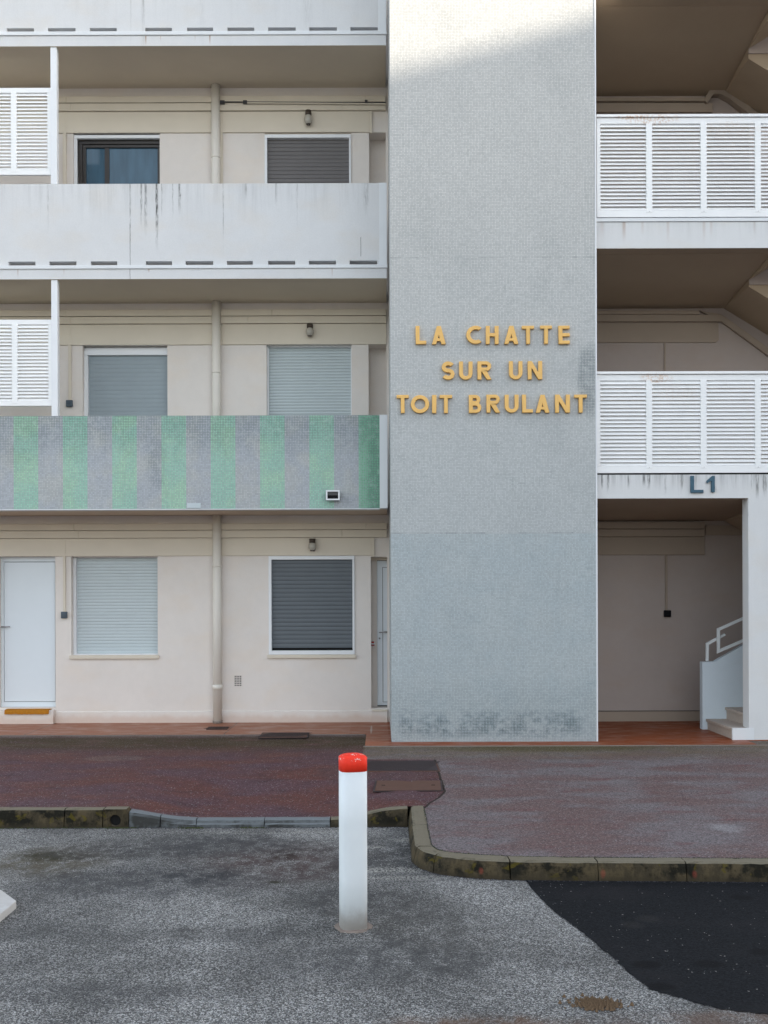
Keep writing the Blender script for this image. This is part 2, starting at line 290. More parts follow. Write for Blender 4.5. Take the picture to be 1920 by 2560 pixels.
n = NT('fresh_asphalt', 0.9, 0.1)
v = n.vor(n.pos, 130, 'Color'); sp_ = n.t.nodes.new('ShaderNodeSeparateColor'); n.t.links.new(v, sp_.inputs[0])
c = n.val((0.0105, 0.0115, 0.0135), n.m('ADD', n.m('MULTIPLY', sp_.outputs[0], .9), .55))
c = n.mix(n.ss(n.noise(n.pos, 1.6, 4, .6), .45, .7, 0, .5), c, (0.020, 0.019, 0.021))
c = n.mix(n.m('GREATER_THAN', sp_.outputs[1], .9985), c, (.22, .21, .20))
for (a, b) in ((1613, 2415), (1770, 2415), (1650, 2470), (1850, 2248), (1900, 2385)):
    X_, Y_ = at_road(a, b); c = n.mix(n.m('MULTIPLY', n.blob(X_, Y_, .07, .05, .8, .4), .8), c, (0.006, 0.006, 0.007))
for (a, b) in ((1575, 2316), (1620, 2300)):
    X_, Y_ = at_road(a, b); c = n.mix(n.m('MULTIPLY', n.blob(X_, Y_, .06, .06, 1, 1.0), .15), c, (0.06, 0.055, 0.05))
n.color(c); n.bump(n.m('ADD', sp_.outputs[0], n.noise(n.pos, 60, 3)), .5, .003); M['fresh_asphalt'] = n.mat

n = NT('red_asphalt', 0.85, 0.15)
v = n.vor(n.pos, 120, 'Color'); sp_ = n.t.nodes.new('ShaderNodeSeparateColor'); n.t.links.new(v, sp_.inputs[0]); r1 = sp_.outputs[0]; r2 = sp_.outputs[1]
b1 = n.noise(n.sc(n.pos, (.8, 1.5, 1)), 1.3, 5, .6); b2 = n.noise(n.sc(n.pos, (1, 2.2, 1)), 3.1, 4, .6)
left = n.mix(n.ss(b1, .35, .65), (0.105, 0.042, 0.036), (0.092, 0.052, 0.060))
left = n.mix(n.ss(b2, .5, .75, 0, .5), left, (0.035, 0.024, 0.028))
right = n.mix(n.ss(b1, .4, .62), (0.130, 0.088, 0.085), (0.150, 0.130, 0.134))
right = n.mix(n.ss(b2, .52, .72, 0, .55), right, (0.13, 0.055, 0.055))
seamx = n.m('ADD', n.ss(n.y, 8.15, 9.1, .34, .58), n.m('MULTIPLY', n.ss(n.y, 10.74, 10.78), -.78))
isr = n.m('GREATER_THAN', n.x, seamx)
c = n.mix(isr, left, right)
warmgrey = n.m('MULTIPLY', n.ss(n.y, 10.4, 11.4), n.ss(b2, .3, .6, .3, 1)); c = n.mix(n.m('MULTIPLY', n.m('MULTIPLY', warmgrey, isr), .8), c, (0.135, 0.108, 0.072))
mossl = n.m('MULTIPLY', n.m('MULTIPLY', n.ss(n.y, 11.3, 12.0), n.ss(n.y, 12.75, 12.45)), n.m('LESS_THAN', n.x, -.18))
mossl = n.m('MULTIPLY', mossl, n.ss(n.noise(n.sc(n.pos, (1.2, 2.5, 1)), 1.8, 5, .65), .30, .52)); c = n.mix(n.m('MULTIPLY', mossl, .95), c, (0.036, 0.028, 0.004))
browns = n.m('MULTIPLY', n.ss(n.y, 10.6, 12.2), n.m('LESS_THAN', n.x, -.18)); c = n.mix(n.m('MULTIPLY', browns, .5), c, (0.085, 0.055, 0.040))
edge = n.m('MULTIPLY', n.m('LESS_THAN', n.x, -.18), n.ss(n.y, 12.5, 12.72)); c = n.mix(n.m('MULTIPLY', edge, n.ss(b2, .35, .6, .2, .8)), c, (0.17, 0.135, 0.125))
mossr = n.m('MULTIPLY', n.blob(1.9, 11.55, 1.2, .25, 1, .5), .7); c = n.mix(mossr, c, (0.075, 0.062, 0.02))
c = n.mix(n.m('MULTIPLY', n.blob(-2.9, 10.9, .35, .18, .4, .15), .35), c, (0.16, 0.12, 0.10))
c = n.mix(n.m('MULTIPLY', n.blob(2.62, 7.6, .12, .12, 1, .9), .3), c, (0.34, 0.34, 0.35))
pat = n.blob(-.02, 10.05, .6, .55, .3, .15); c = n.mix(n.m('MULTIPLY', n.m('MULTIPLY', pat, .4), n.m('LESS_THAN', n.x, seamx)), c, (0.075, 0.050, 0.055))
c = n.val(c, n.m('ADD', n.m('MULTIPLY', r1, .9), .55))
c = n.mix(n.m('GREATER_THAN', r2, .975), c, (.25, .23, .23))
dseam = n.m('MULTIPLY', n.m('LESS_THAN', n.m('ABSOLUTE', n.m('SUBTRACT', n.m('ADD', n.x, n.m('MULTIPLY', b2, .03)), n.m('ADD', seamx, .015))), .012), n.m('LESS_THAN', n.y, 10.74))
c = n.mix(n.m('MULTIPLY', dseam, .85), c, (.018, .015, .01))
n.color(c); n.rough(n.ss(b1, .35, .6, .7, .9)); n.bump(n.m('ADD', r1, n.m('MULTIPLY', n.noise(n.pos, 250, 2), .6)), .7, .004); M['red_asphalt'] = n.mat

n = NT('terracotta', 0.6, 0.25)
b1 = n.noise(n.sc(n.pos, (1, 2, 1)), 2.3, 5, .65); b2 = n.noise(n.pos, 60, 3, .7)
c = n.mix(n.ss(b1, .35, .7), (0.25, 0.078, 0.032), (0.33, 0.125, 0.07))
c = n.mix(n.m('GREATER_THAN', n.x, .1), c, (0.24, 0.062, 0.020))
c = n.mix(n.m('MULTIPLY', n.m('LESS_THAN', n.x, -.4), .35), c, (0.36, 0.18, 0.12))
c = n.val(c, n.m('ADD', n.m('MULTIPLY', b2, .4), .8))
for jx in (-4.55, -2.0):
    c = n.mix(n.m('LESS_THAN', n.m('ABSOLUTE', n.m('SUBTRACT', n.x, jx)), .007), c, (.12, .08, .06))
c = n.mix(n.m('MULTIPLY', n.blob(-.12, 13.2, .012, .42, .3), .7), c, (.5, .42, .36))
n.color(c); n.rough(n.ss(b1, .3, .7, .28, .7)); n.bump(b2, .2, .002); M['terracotta'] = n.mat

n = NT('kerb_stone', 0.9, 0.25)
b1 = n.noise(n.pos, 6, 5, .65); b2 = n.noise(n.pos, 70, 4, .7); b3 = n.noise(n.sc(n.pos, (1, 1, .4)), 14, 4, .65)
c = n.val((0.165, 0.145, 0.105), n.m('ADD', n.m('MULTIPLY', b2, .5), .72))
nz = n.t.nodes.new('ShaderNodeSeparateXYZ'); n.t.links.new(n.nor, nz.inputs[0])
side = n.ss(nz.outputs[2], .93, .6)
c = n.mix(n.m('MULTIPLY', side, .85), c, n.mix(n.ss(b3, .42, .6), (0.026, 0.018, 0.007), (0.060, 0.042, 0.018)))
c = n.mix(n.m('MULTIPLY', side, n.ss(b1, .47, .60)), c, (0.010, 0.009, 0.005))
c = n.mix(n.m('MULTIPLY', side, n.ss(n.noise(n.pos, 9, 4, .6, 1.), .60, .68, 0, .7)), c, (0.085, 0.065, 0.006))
c = n.mix(n.ss(n.noise(n.pos, 11, 4, .7), .6, .7, 0, .4), c, (0.035, 0.032, 0.018))
c = n.mix(n.m('MULTIPLY', n.ss(n.z, -.10, -.155), .7), c, (0.035, 0.028, 0.018))
for xx, am in ((WX(1202, 2190, 372), 1), (2980.0/1765*0+1.47, .8), (2.07, .8)):
    c = n.mix(n.m('MULTIPLY', n.blob(xx, -.105, .014, .022, 1.2, 1.0, n.x, n.z), .3), c, (.35, .06, .04))
n.color(c); n.bump(n.m('ADD', b2, n.m('MULTIPLY', b3, 1.5)), .8, .006); M['kerb_stone'] = n.mat
n = NT('kerb_cement', 0.85, 0.3)
b1 = n.noise(n.pos, 7, 5, .65); b2 = n.noise(n.pos, 80, 4, .7)
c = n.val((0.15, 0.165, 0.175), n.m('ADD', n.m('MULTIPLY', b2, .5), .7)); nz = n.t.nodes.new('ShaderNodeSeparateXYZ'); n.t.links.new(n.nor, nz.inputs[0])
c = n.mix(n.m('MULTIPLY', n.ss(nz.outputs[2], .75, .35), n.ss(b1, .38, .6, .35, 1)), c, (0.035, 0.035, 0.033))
n.color(c); n.bump(b2, .7, .005); M['kerb_cement'] = n.mat

# ------------------------------------------------------------------ object helpers
def link(name, me, mat=None, parent=None, loc=None):
    o = bpy.data.objects.new(name, me); COL.objects.link(o)
    if mat and me: me.materials.append(M[mat]) if not me.materials else None
    if parent: o.parent = parent
    if loc: o.location = loc
    return o
def empty(name, label=None, cat=None, group=None, loc=(0, 0, 0)):
    o = bpy.data.objects.new(name, None); COL.objects.link(o); o.location = loc; o.empty_display_size = .1
    return tag(o, label, cat, group)
def tag(o, label=None, cat=None, group=None, kind=None):
    if label: o['label'] = label
    if cat: o['category'] = cat
    if group: o['group'] = group
    if kind: o['kind'] = kind
    return o
class MB:
    def __init__(s): s.bm = bmesh.new()
    def box(s, x0, x1, y0, y1, z0, z1, bev=0.0):
        r = bmesh.ops.create_cube(s.bm, size=1.0)
        for v in r['verts']: v.co = Vector(((x0+x1)/2+v.co.x*(x1-x0), (y0+y1)/2+v.co.y*(y1-y0), (z0+z1)/2+v.co.z*(z1-z0)))
        if bev:
            es = list({e for v in r['verts'] for e in v.link_edges})
            bmesh.ops.bevel(s.bm, geom=es, offset=bev, segments=2, affect='EDGES', profile=.6)
        return s
    def prism(s, pts, y0, y1, axis='y', bev=0.0):         # polygon (x,z) along y, or (x,y) along z
        f = (lambda p, t: (p[0], t, p[1])) if axis == 'y' else ((lambda p, t: (p[0], p[1], t)) if axis == 'z' else (lambda p, t: (t, p[0], p[1])))
        a = [s.bm.verts.new(f(p, y0)) for p in pts]; b = [s.bm.verts.new(f(p, y1)) for p in pts]
        s.bm.faces.new(a); s.bm.faces.new(b[::-1]); k = len(pts)
        for i in range(k): s.bm.faces.new((a[i], b[i], b[(i+1) % k], a[(i+1) % k]))
        if bev:
            es = list({e for v in a+b for e in v.link_edges}); bmesh.ops.bevel(s.bm, geom=es, offset=bev, segments=2, affect='EDGES', profile=.6)
        return s
    def tube(s, p0, p1, r, seg=20, r2=None):
        p0, p1 = Vector(p0), Vector(p1); d = p1-p0
        q = d.to_track_quat('Z', 'Y').to_matrix().to_4x4()
        bmesh.ops.create_cone(s.bm, cap_ends=True, segments=seg, radius1=r, radius2=r if r2 is None else r2, depth=d.length, matrix=Matrix.Translation((p0+p1)/2) @ q)
        return s
    def wall(s, x0, x1, z0, z1, holes, yf, depth):        # slab with rectangular holes cut through
        xs = sorted({x0, x1, *[h[0] for h in holes], *[h[1] for h in holes]}); zs = sorted({z0, z1, *[h[2] for h in holes], *[h[3] for h in holes]})
        xs = [x for x in xs if x0 <= x <= x1]; zs = [z for z in zs if z0 <= z <= z1]
        solid = lambda i, j: 0 <= i < len(xs)-1 and 0 <= j < len(zs)-1 and not any(h[0]-1e-6 <= xs[i] and xs[i+1] <= h[1]+1e-6 and h[2]-1e-6 <= zs[j] and zs[j+1] <= h[3]+1e-6 for h in holes)
        V = {}
        def v(x, y, z):
            k = (round(x, 5), round(y, 5), round(z, 5))
            if k not in V: V[k] = s.bm.verts.new(k)
            return V[k]
        yb = yf+depth
        for i in range(len(xs)-1):
            for j in range(len(zs)-1):
                if not solid(i, j): continue
                a, b, c, d = xs[i], xs[i+1], zs[j], zs[j+1]
                s.bm.faces.new((v(a, yf, c), v(b, yf, c), v(b, yf, d), v(a, yf, d))); s.bm.faces.new((v(a, yb, d), v(b, yb, d), v(b, yb, c), v(a, yb, c)))
                if not solid(i-1, j): s.bm.faces.new((v(a, yf, c), v(a, yf, d), v(a, yb, d), v(a, yb, c)))
                if not solid(i+1, j): s.bm.faces.new((v(b, yf, d), v(b, yf, c), v(b, yb, c), v(b, yb, d)))
                if not solid(i, j-1): s.bm.faces.new((v(b, yf, c), v(a, yf, c), v(a, yb, c), v(b, yb, c)))
                if not solid(i, j+1): s.bm.faces.new((v(a, yf, d), v(b, yf, d), v(b, yb, d), v(a, yb, d)))
        return s
    def build(s, name, mat, parent=None, smooth=False, loc=None):
        me = bpy.data.meshes.new(name); bmesh.ops.recalc_face_normals(s.bm, faces=s.bm.faces); s.bm.to_mesh(me); s.bm.free()
        if smooth:
            for p in me.polygons: p.use_smooth = True
        me.materials.append(M[mat]); return link(name, me, None, parent, loc)
def B(name, mat, parent, x0, x1, y0, y1, z0, z1, bev=0.003): return MB().box(x0, x1, y0, y1, z0, z1, bev).build(name, mat, parent)

# ================================================================== GROUND
g = MB(); g.bm.faces.new([g.bm.verts.new(p) for p in ((-600, -600, -.155), (600, -600, -.155), (600, 600, -.155), (-600, 600, -.155))])
tag(g.build('road', 'asphalt'), kind='structure')
pp = [(1308, 2200), (1371, 2272), (1450, 2331), (1524, 2393.6), (1569, 2433), (1620, 2476), (1716.5, 2504), (1801.5, 2527), (1920, 2541)]
pp = [at_road(*p) for p in pp]
poly = []
for i in range(len(pp)-1):                                # ragged seam
    for k in range(10):
        t = k/10; poly.append((pp[i][0]*(1-t)+pp[i+1][0]*t+random.uniform(-.006, .006), pp[i][1]*(1-t)+pp[i+1][1]*t+random.uniform(-.006, .006)))
poly += [pp[-1], (3.4, 4.35), (9, 4.2), (9, 6.62)]
g = MB(); g.bm.faces.new([g.bm.verts.new((x, y, -.151)) for x, y in poly]); tag(g.build('asphalt_patch', 'fresh_asphalt'), kind='structure')

def sstep(a, b, t): t = max(0, min(1, (t-a)/(b-a))); return t*t*(3-2*t)
def ktop(X):                                              # height of left kerb top along X
    dip = .088*(sstep(-2.28, -1.52, X)-sstep(-.42, .18, X)); return -.002-dip
def pave_z(X, Y):
    if X < .36: w = sstep(10.6, 8.3, Y); return (ktop(X)-.004)*w
    return -.03*sstep(11.0, 7.0, Y)
LK_Y0, LK_Y1 = 8.23, 8.34
inner = [(.36, 8.34), (.361, 7.75), (.366, 7.10), (.40, 6.985), (.48, 6.91), (.60, 6.865), (.87, 6.80), (1.3, 6.765), (2.55, 6.72), (9, 6.62)]
outer = [(.237, 8.34), (.231, 7.75), (.228, 7.12), (.275, 6.95), (.395, 6.80), (.595, 6.705), (.87, 6.65), (1.3, 6.625), (2.55, 6.58), (9, 6.48)]
def interp(P, X):
    for a, b in zip(P, P[1:]):
        if a[0] <= X <= b[0] and b[0] > a[0]: return a[1]+(b[1]-a[1])*(X-a[0])/(b[0]-a[0])
    return P[-1][1]
xs = [-9+i*.15 for i in range(int(9.3/.15)+1)]; xs = [x for x in xs if x < .3]+[.36]
g = MB(); rows = []
for X in xs: rows.append([g.bm.verts.new((X, 8.335+(12.9-8.335)*j/24, pave_z(X, 8.335+(12.9-8.335)*j/24))) for j in range(25)])
for a, b in zip(rows, rows[1:]):
    for j in range(24): g.bm.faces.new((a[j], b[j], b[j+1], a[j+1]))
xr = [.3602, .366, .38, .40, .44, .48, .54, .60, .7, .87, 1.1, 1.3, 1.8, 2.55, 3.5, 5, 7, 9]; rows = []
for X in xr:
    y0 = interp(inner[1:], max(X, .3611)) if X > .3605 else 7.75
    y0 -= .004
    rows.append([g.bm.verts.new((X, y0+(12.9-y0)*j/24, pave_z(.5, y0+(12.9-y0)*j/24))) for j in range(25)])
for a, b in zip(rows, rows[1:]):
    for j in range(24): g.bm.faces.new((a[j], b[j], b[j+1], a[j+1]))
tag(g.build('pavement', 'red_asphalt', smooth=True), kind='structure')
g = MB(); g.prism([(-9, 12.80), (-.18, 12.80), (-.18, 11.74), (4.42, 11.76), (4.42, 12.10), (9, 12.10), (9, 14.4), (-9, 14.4)], -.03, .012, 'z')
tag(g.build('terrace', 'terracotta'), kind='structure')
g = MB(); g.box(-.20, 4.6, 11.70, 11.739, -.03, .009, .002); g.box(-9, -.20, 12.77, 12.799, -.03, .007, .002); tag(g.build('terrace_edging', 'mortar_collar'), kind='structure')

# ---- kerbs: each stone is a swept block of its own
kerb = empty('kerb'); tag(kerb, kind='structure')
def kstone(path_out, path_in, zt, z0=-.175, mat='kerb_stone', jitter=.004):
    """path_out/path_in: matching lists of (x,y); zt(i) top height at each station."""
    bm = bmesh.new(); rings = []
    for i, (o, a) in enumerate(zip(path_out, path_in)):
        t = zt(i); o = Vector(o); a = Vector(a); d = (a-o).normalized(); j = lambda: random.uniform(-jitter, jitter)
        prof = [(o-d*.012, z0), (o-d*.004, (t+z0)*.5), (o+d*.006, t-.030), (o+d*.016, t-.010), (o+d*.036, t), (a-d*.012, t-.001), (a, t-.008), (a, z0)]
        rings.append([bm.verts.new((p.x+j()*.6, p.y+j()*.6, z+j()*.5)) for p, z in prof])
    for a, b in zip(rings, rings[1:]):
        for k in range(len(a)): bm.faces.new((a[k], b[k], b[(k+1) % len(a)], a[(k+1) % len(a)]))
    bm.faces.new(rings[0]); bm.faces.new(rings[-1][::-1])
    bmesh.ops.recalc_face_normals(bm, faces=bm.faces); me = bpy.data.meshes.new('kerb_stone'); bm.to_mesh(me); bm.free()
    me.materials.append(M[mat]); return link('kerb_stone', me, None, kerb)
def left_stone(xa, xb, mat='kerb_stone', top=None):
    n_ = max(3, int((xb-xa)/.07)); X = [xa+.004+(xb-xa-.008)*i/n_ for i in range(n_+1)]
    kstone([(x, LK_Y0) for x in X], [(x, LK_Y1) for x in X], lambda i: (top(X[i]) if top else ktop(X[i])), mat=mat)
hx = WX(287, 2050, 304)                                    # drain hole centre
edges = [-8.6, -7.6, -6.6, -5.6, -4.6, -3.6, WX(160, 2050, 304), hx-.10]
for a, b in zip(edges, edges[1:]): left_stone(a, b)
# stone with the drain hole
bm = bmesh.new(); zc, rh = -.095, .047; N = 24; xa, xb, zb, zt_ = hx-.098, hx+.11, -.17, -.002
ring = [bm.verts.new((hx+rh*math.cos(2*math.pi*k/N), LK_Y0, zc+rh*math.sin(2*math.pi*k/N))) for k in range(N)]
inn = [bm.verts.new((v.co.x, LK_Y0+.25, v.co.z)) for v in ring]
def onrect(t):
    c_, s_ = math.cos(t), math.sin(t); k = min(((xb-hx) if c_ > 0 else (hx-xa))/max(abs(c_), 1e-6), ((zt_-zc) if s_ > 0 else (zc-zb))/max(abs(s_), 1e-6)); return (hx+c_*k, zc+s_*k)
rect = [bm.verts.new((onrect(2*math.pi*k/N)[0], LK_Y0-.004, onrect(2*math.pi*k/N)[1])) for k in range(N)]
rb = [bm.verts.new((v.co.x, LK_Y1, v.co.z)) for v in rect]
for k in range(N):
    q = (k+1) % N; bm.faces.new((rect[k], rect[q], ring[q], ring[k])); bm.faces.new((ring[k], ring[q], inn[q], inn[k])); bm.faces.new((rect[k], rb[k], rb[q], rect[q]))
bmesh.ops.recalc_face_normals(bm, faces=bm.faces); me = bpy.data.meshes.new('kerb_stone'); bm.to_mesh(me); bm.free(); me.materials.append(M['kerb_stone']); link('kerb_stone', me, None, kerb)
MB().tube((hx, LK_Y0+.030, zc), (hx, LK_Y0+.034, zc), .0465).build('drain_hole_shadow', 'black_gap', kerb).name = 'drain_hole_dark_disc'  # black disc in the bore, painting the darkness inside the drain hole
left_stone(hx+.112, WX(400, 2050, 304), 'kerb_cement'); left_stone(WX(400, 2050, 304), WX(490, 2050, 304), 'kerb_cement')
left_stone(WX(490, 2050, 304), WX(660, 2050, 304), 'kerb_cement'); left_stone(WX(660, 2050, 304), WX(825, 2050, 304), 'kerb_cement'); left_stone(WX(825, 2050, 304), .225)
def along(P, t):
    for a, b in zip(P, P[1:]):
        pass
L = [0.0]
for a, b in zip(outer, outer[1:]): L.append(L[-1]+math.dist(a, b))
def at_t(P, t):
    for i in range(len(L)-1):
        if L[i] <= t <= L[i+1]:
            k = (t-L[i])/(L[i+1]-L[i]); return (P[i][0]*(1-k)+P[i+1][0]*k, P[i][1]*(1-k)+P[i+1][1]*k)
    return P[-1]
cuts = [0, .62, 1.27, 1.54, 2.08, 2.66, 3.24, 3.85, 4.5, 5.2, 6.0, 7.0, 8.0, 9.0]
for a, b in zip(cuts, cuts[1:]):
    n_ = max(4, int((b-a)/.06)); T = [a+.004+(b-a-.008)*i/n_ for i in range(n_+1)]
    kstone([at_t(outer, t) for t in T], [at_t(inner, t) for t in T], lambda i: -.002-.028*sstep(.0, .9, T[i])+0*i)

# ================================================================== BUILDING
bld = empty('apartment_building', 'four storey cream and white apartment block with galleries, balconies and a mosaic clad tower', 'apartment building')
XL, XRt = -8.0, 9.0
BZ = [WZ(500, 1272, SP), WZ(480, 698, SP), WZ(480, 116, SP)]          # soffit heights of the left balconies
ZTOP = 12.3
def wz(py, x=500): return WZ(x, py, SW)
def wx(p, py): return WX(p, py, SW)
# window openings: name -> (x0,x1,z0,z1)
G1 = (wx(178, 1510), wx(394, 1510), wz(1637), wz(1391)); G2 = (wx(671.8, 1510), wx(886.5, 1510), wz(1636, 780), wz(1390, 780))
GD = (wx(-4, 1600), wx(138.6, 1600), wz(1769, 70), wz(1391, 70)); NX1 = .10
GN = (wx(927.7, 1600), NX1, wz(1771, 950), wz(1392, 940))
A1 = (wx(206.5, 950), wx(418.5, 950), wz(862)-1.37, wz(862)); A2 = (wx(666.5, 950), wx(879, 950), wz(861, 780)-1.37, wz(861, 780))
AN = (wx(921.4, 950), NX1, wz(861, 940)-2.1, wz(861, 940))
T1 = (wx(183.8, 400), wx(399.3, 400), wz(461, 290), wz(332)); T2 = (wx(661.8, 400), wx(877.5, 400), wz(331, 780)-1.37, wz(331, 780))
TN = (wx(922.6, 400), NX1, wz(331, 940)-2.1, wz(331, 940))
AD = (A1[0]-1.6, A1[0]-.62, AN[2], AN[3]); 
MB().wall(1.4001, XRt, -.03, ZTOP, [], YW, .32).build('back_wall', 'cream_render_shaded', bld)
MB().wall(XL, 1.4, -.03, ZTOP, [G1, G2, GD, GN, A1, A2, AN, T1, T2, TN], YW, .32).build('back_wall', 'cream_render', bld)
B('interior_wall', 'black_gap', bld, XL, XRt, YW+.5, YW+.6, 0, ZTOP, 0)
# plinth
MB().prism([(YW-.012, -.03), (YW-.012, .165), (YW+.0, .175), (YW+.1, .175), (YW+.1, -.03)], GD[1], GN[0], 'x').build('plinth', 'cream_render', bld)
MB().box(2.7, WX(1765, 1790, SW), YW-.014, YW, .0, .150, .003).build('baseboard', 'cream_trim_shaded', bld)
MB().box(2.7, WX(1765, 1790, SW), YW-.010, YW-.001, .152, .160).build('baseboard_joint', 'black_gap', bld)
# ceiling ducts and lintel bands, three storeys
for lv, (d1t, d1b, d2b, lb, cx_) in enumerate(((1309, 1325.5, 1345, 1389.5, 500), (774, 790, 809, 861.5, 500), (240, 256, 276.5, 331, 500))):
    p = .06; s1 = F/(YW-p); s2 = F/(YW-.05)
    xd = -.02
    joints = {0: (185, 915), 1: (165, 680), 2: (165, 915)}[lv]
    cuts = [XL]+[WX(j, d1t, s1) for j in joints]+[NX1]
    for a, b in zip(cuts, cuts[1:]): MB().box(a+.0015, b-.0015, YW-p, YW-.001, WZ(cx_, d1b, s1)+.004, WZ(cx_, d1t, s1), .004).build('ceiling_duct', 'cream_trim', bld)
    for a, b in zip([XL, WX(joints[0]+12, d1t, s2), WX(joints[1]-60, d1t, s2)], [WX(joints[0]+12, d1t, s2), WX(joints[1]-60, d1t, s2), NX1]):
        MB().box(a+.001, b-.001, YW-.05, YW-.001, WZ(cx_, d2b, s2)+.004, WZ(cx_, d1b, s1)-.003, .004).build('ceiling_duct', 'cream_trim', bld)
    s3 = F/(YW-.022); rx = {0: 930, 1: 1000, 2: 924}[lv]
    MB().box(XL, min(NX1, WX(rx, lb, s3)), YW-.022, YW-.001, WZ(cx_, lb, s3), WZ(cx_, d2b, s2)-.002, .003).build('lintel_band', 'cream_trim', bld)
    if lv != 1:
        MB().box(WX(rx, lb, s3)+.001, WX(rx+6, lb, s3), YW-.034, YW-.001, WZ(cx_, lb, s3)-.02, WZ(cx_, d2b, s2)-.002, .002).build('trim_strip', 'cream_trim', bld)
# door niches: back walls
for nm, h in (('n', AN), ('n', TN)): B('niche_wall', 'cream_render', bld, h[0], h[1], YW+.245, YW+.30, h[2], h[3], 0)

# ---- windows
def slats(parent, x0, x1, z0, z1, y, pitch, mat, name='slat', th=.010, gap=.005):
    k = int(round((z1-z0)/pitch)); pitch = (z1-z0)/k; bm = bmesh.new(); h = pitch
    prof = [(0, gap*.7), (-th*.45, h*.18), (-th*.75, h*.5), (-th*.45, h*.80), (0.0, h-gap*.3), (.006, h-gap*.3), (.006, gap*.7)]
    a = [bm.verts.new((x0, yy, zz)) for yy, zz in prof]; b = [bm.verts.new((x1, yy, zz)) for yy, zz in prof]
    bm.faces.new(a); bm.faces.new(b[::-1])
    for i in range(len(prof)): bm.faces.new((a[i], b[i], b[(i+1) % len(prof)], a[(i+1) % len(prof)]))
    bmesh.ops.recalc_face_normals(bm, faces=bm.faces); me = bpy.data.meshes.new(name); bm.to_mesh(me); bm.free(); me.materials.append(M[mat])
    for i in range(k):
        o = link(name, me, None, parent, (0, y+random.uniform(-.001, .001), z0+i*pitch))
def frame(parent, x0, x1, z0, z1, y0, y1, wl, wr, wt, wb, mat='white_enamel', name='frame'):
    m_ = MB()
    if wt: m_.box(x0, x1, y0, y1, z1-wt, z1, .003)
    if wb: m_.box(x0, x1, y0, y1, z0, z0+wb, .003)
    m_.box(x0, x0+wl, y0+.001, y1, z0+wb+.0005, z1-wt-.0005, .003); m_.box(x1-wr, x1, y0+.001, y1, z0+wb+.0005, z1-wt-.0005, .003)
    return m_.build(name, mat, parent)
def window(label, o, rec, mat, pitch, fr, top=0.0, sill=True, below=0.0, frame_mat='white_enamel', th=.010, gap=.005):
    x0, x1, z0, z1 = o; w = empty('window'); w.parent = bld; w['label'] = label
    y = YW+rec; wl, wr, wt, wb = fr
    frame(w, x0+.001, x1-.001, z0, z1-top, y-.03 if rec > .02 else YW-.022, y+.06, wl, wr, wt, wb, frame_mat)
    if top: B('lintel_cover', 'white_enamel', w, x0+.002, x1-.002, y-.012, y+.05, z1-top, z1-.012, .002)
    slats(w, x0+wl+.002, x1-wr-.002, z0+wb+below, z1-wt-top, y+.022, pitch, mat, 'slat', th, gap)
    B('shutter_backing', 'black_gap', w, x0+wl*.5, x1-wr*.5, y+.035, y+.05, z0+wb*.5, z1-wt*.5, 0)
    if sill: MB().box(x0-.02, x1+.02, YW-.035, YW+.1, z0-.052, z0-.002, .006).build('sill', 'cream_trim', w)
    return w
window('ground floor window with a closed pale roller shutter', G1, .12, 'shutter_white', .0445, (.038, .006, .012, .014), th=.0045, gap=.0018)
window('ground floor window with a closed dark grey roller shutter in a white frame', (G2[0], G2[1], G2[2], G2[3]), .012, 'shutter_dark', .0585, (.040, .028, .050, .055), below=.035, th=.006, gap=.0018)
window('middle floor window with a blue grey roller shutter', A1, .10, 'shutter_bluegrey', .062, (.052, .012, .060, .03), top=.062, sill=False, th=.003, gap=.0010)
window('middle floor window with a pale finely slatted roller shutter', A2, .10, 'shutter_white', .0425, (.022, .012, .02, .03), sill=False, th=.005, gap=.0042)
window('upper floor window with a brownish grey roller shutter', (T2[0], T2[1], T2[2], T2[3]-.035), .02, 'shutter_brown', .054, (.034, .026, .048, .03), sill=False, th=.006, gap=.003)
B('lintel_recess', 'cream_trim', bld, T2[0], T2[1], YW+.02, YW+.1, T2[3]-.035, T2[3], 0)
# glazed window upper floor left
w = empty('window'); w.parent = bld; w['label'] = 'upper floor window with dark bronze frame and bluish glass'
B('lintel_cover', 'white_enamel', w, T1[0]+.003, T1[1]-.003, YW+.01, YW+.06, wz(344), wz(336), .003)
B('side_cover', 'white_enamel', w, T1[0]+.003, wx(192, 400), YW+.012, YW+.05, T1[2], wz(344.2), .003)
x0, x1, z0, z1 = wx(192, 400), T1[1], T1[2], wz(344.5)
frame(w, x0, x1, z0, z1, YW+.07, YW+.14, .055, .02, .05, .012, 'bronze_frame')
frame(w, x0+.056, x1-.021, z0+.013, z1-.051, YW+.09, YW+.135, .045, .03, .04, .03, 'bronze_frame', 'sash')
B('pane', 'curtain_glass', w, x0+.10, x1-.05, YW+.118, YW+.124, z0+.04, z1-.09, 0)
B('mullion', 'bronze_frame', w, wx(257, 400), wx(268, 400), YW+.10, YW+.117, z0+.043, z1-.091, .002)

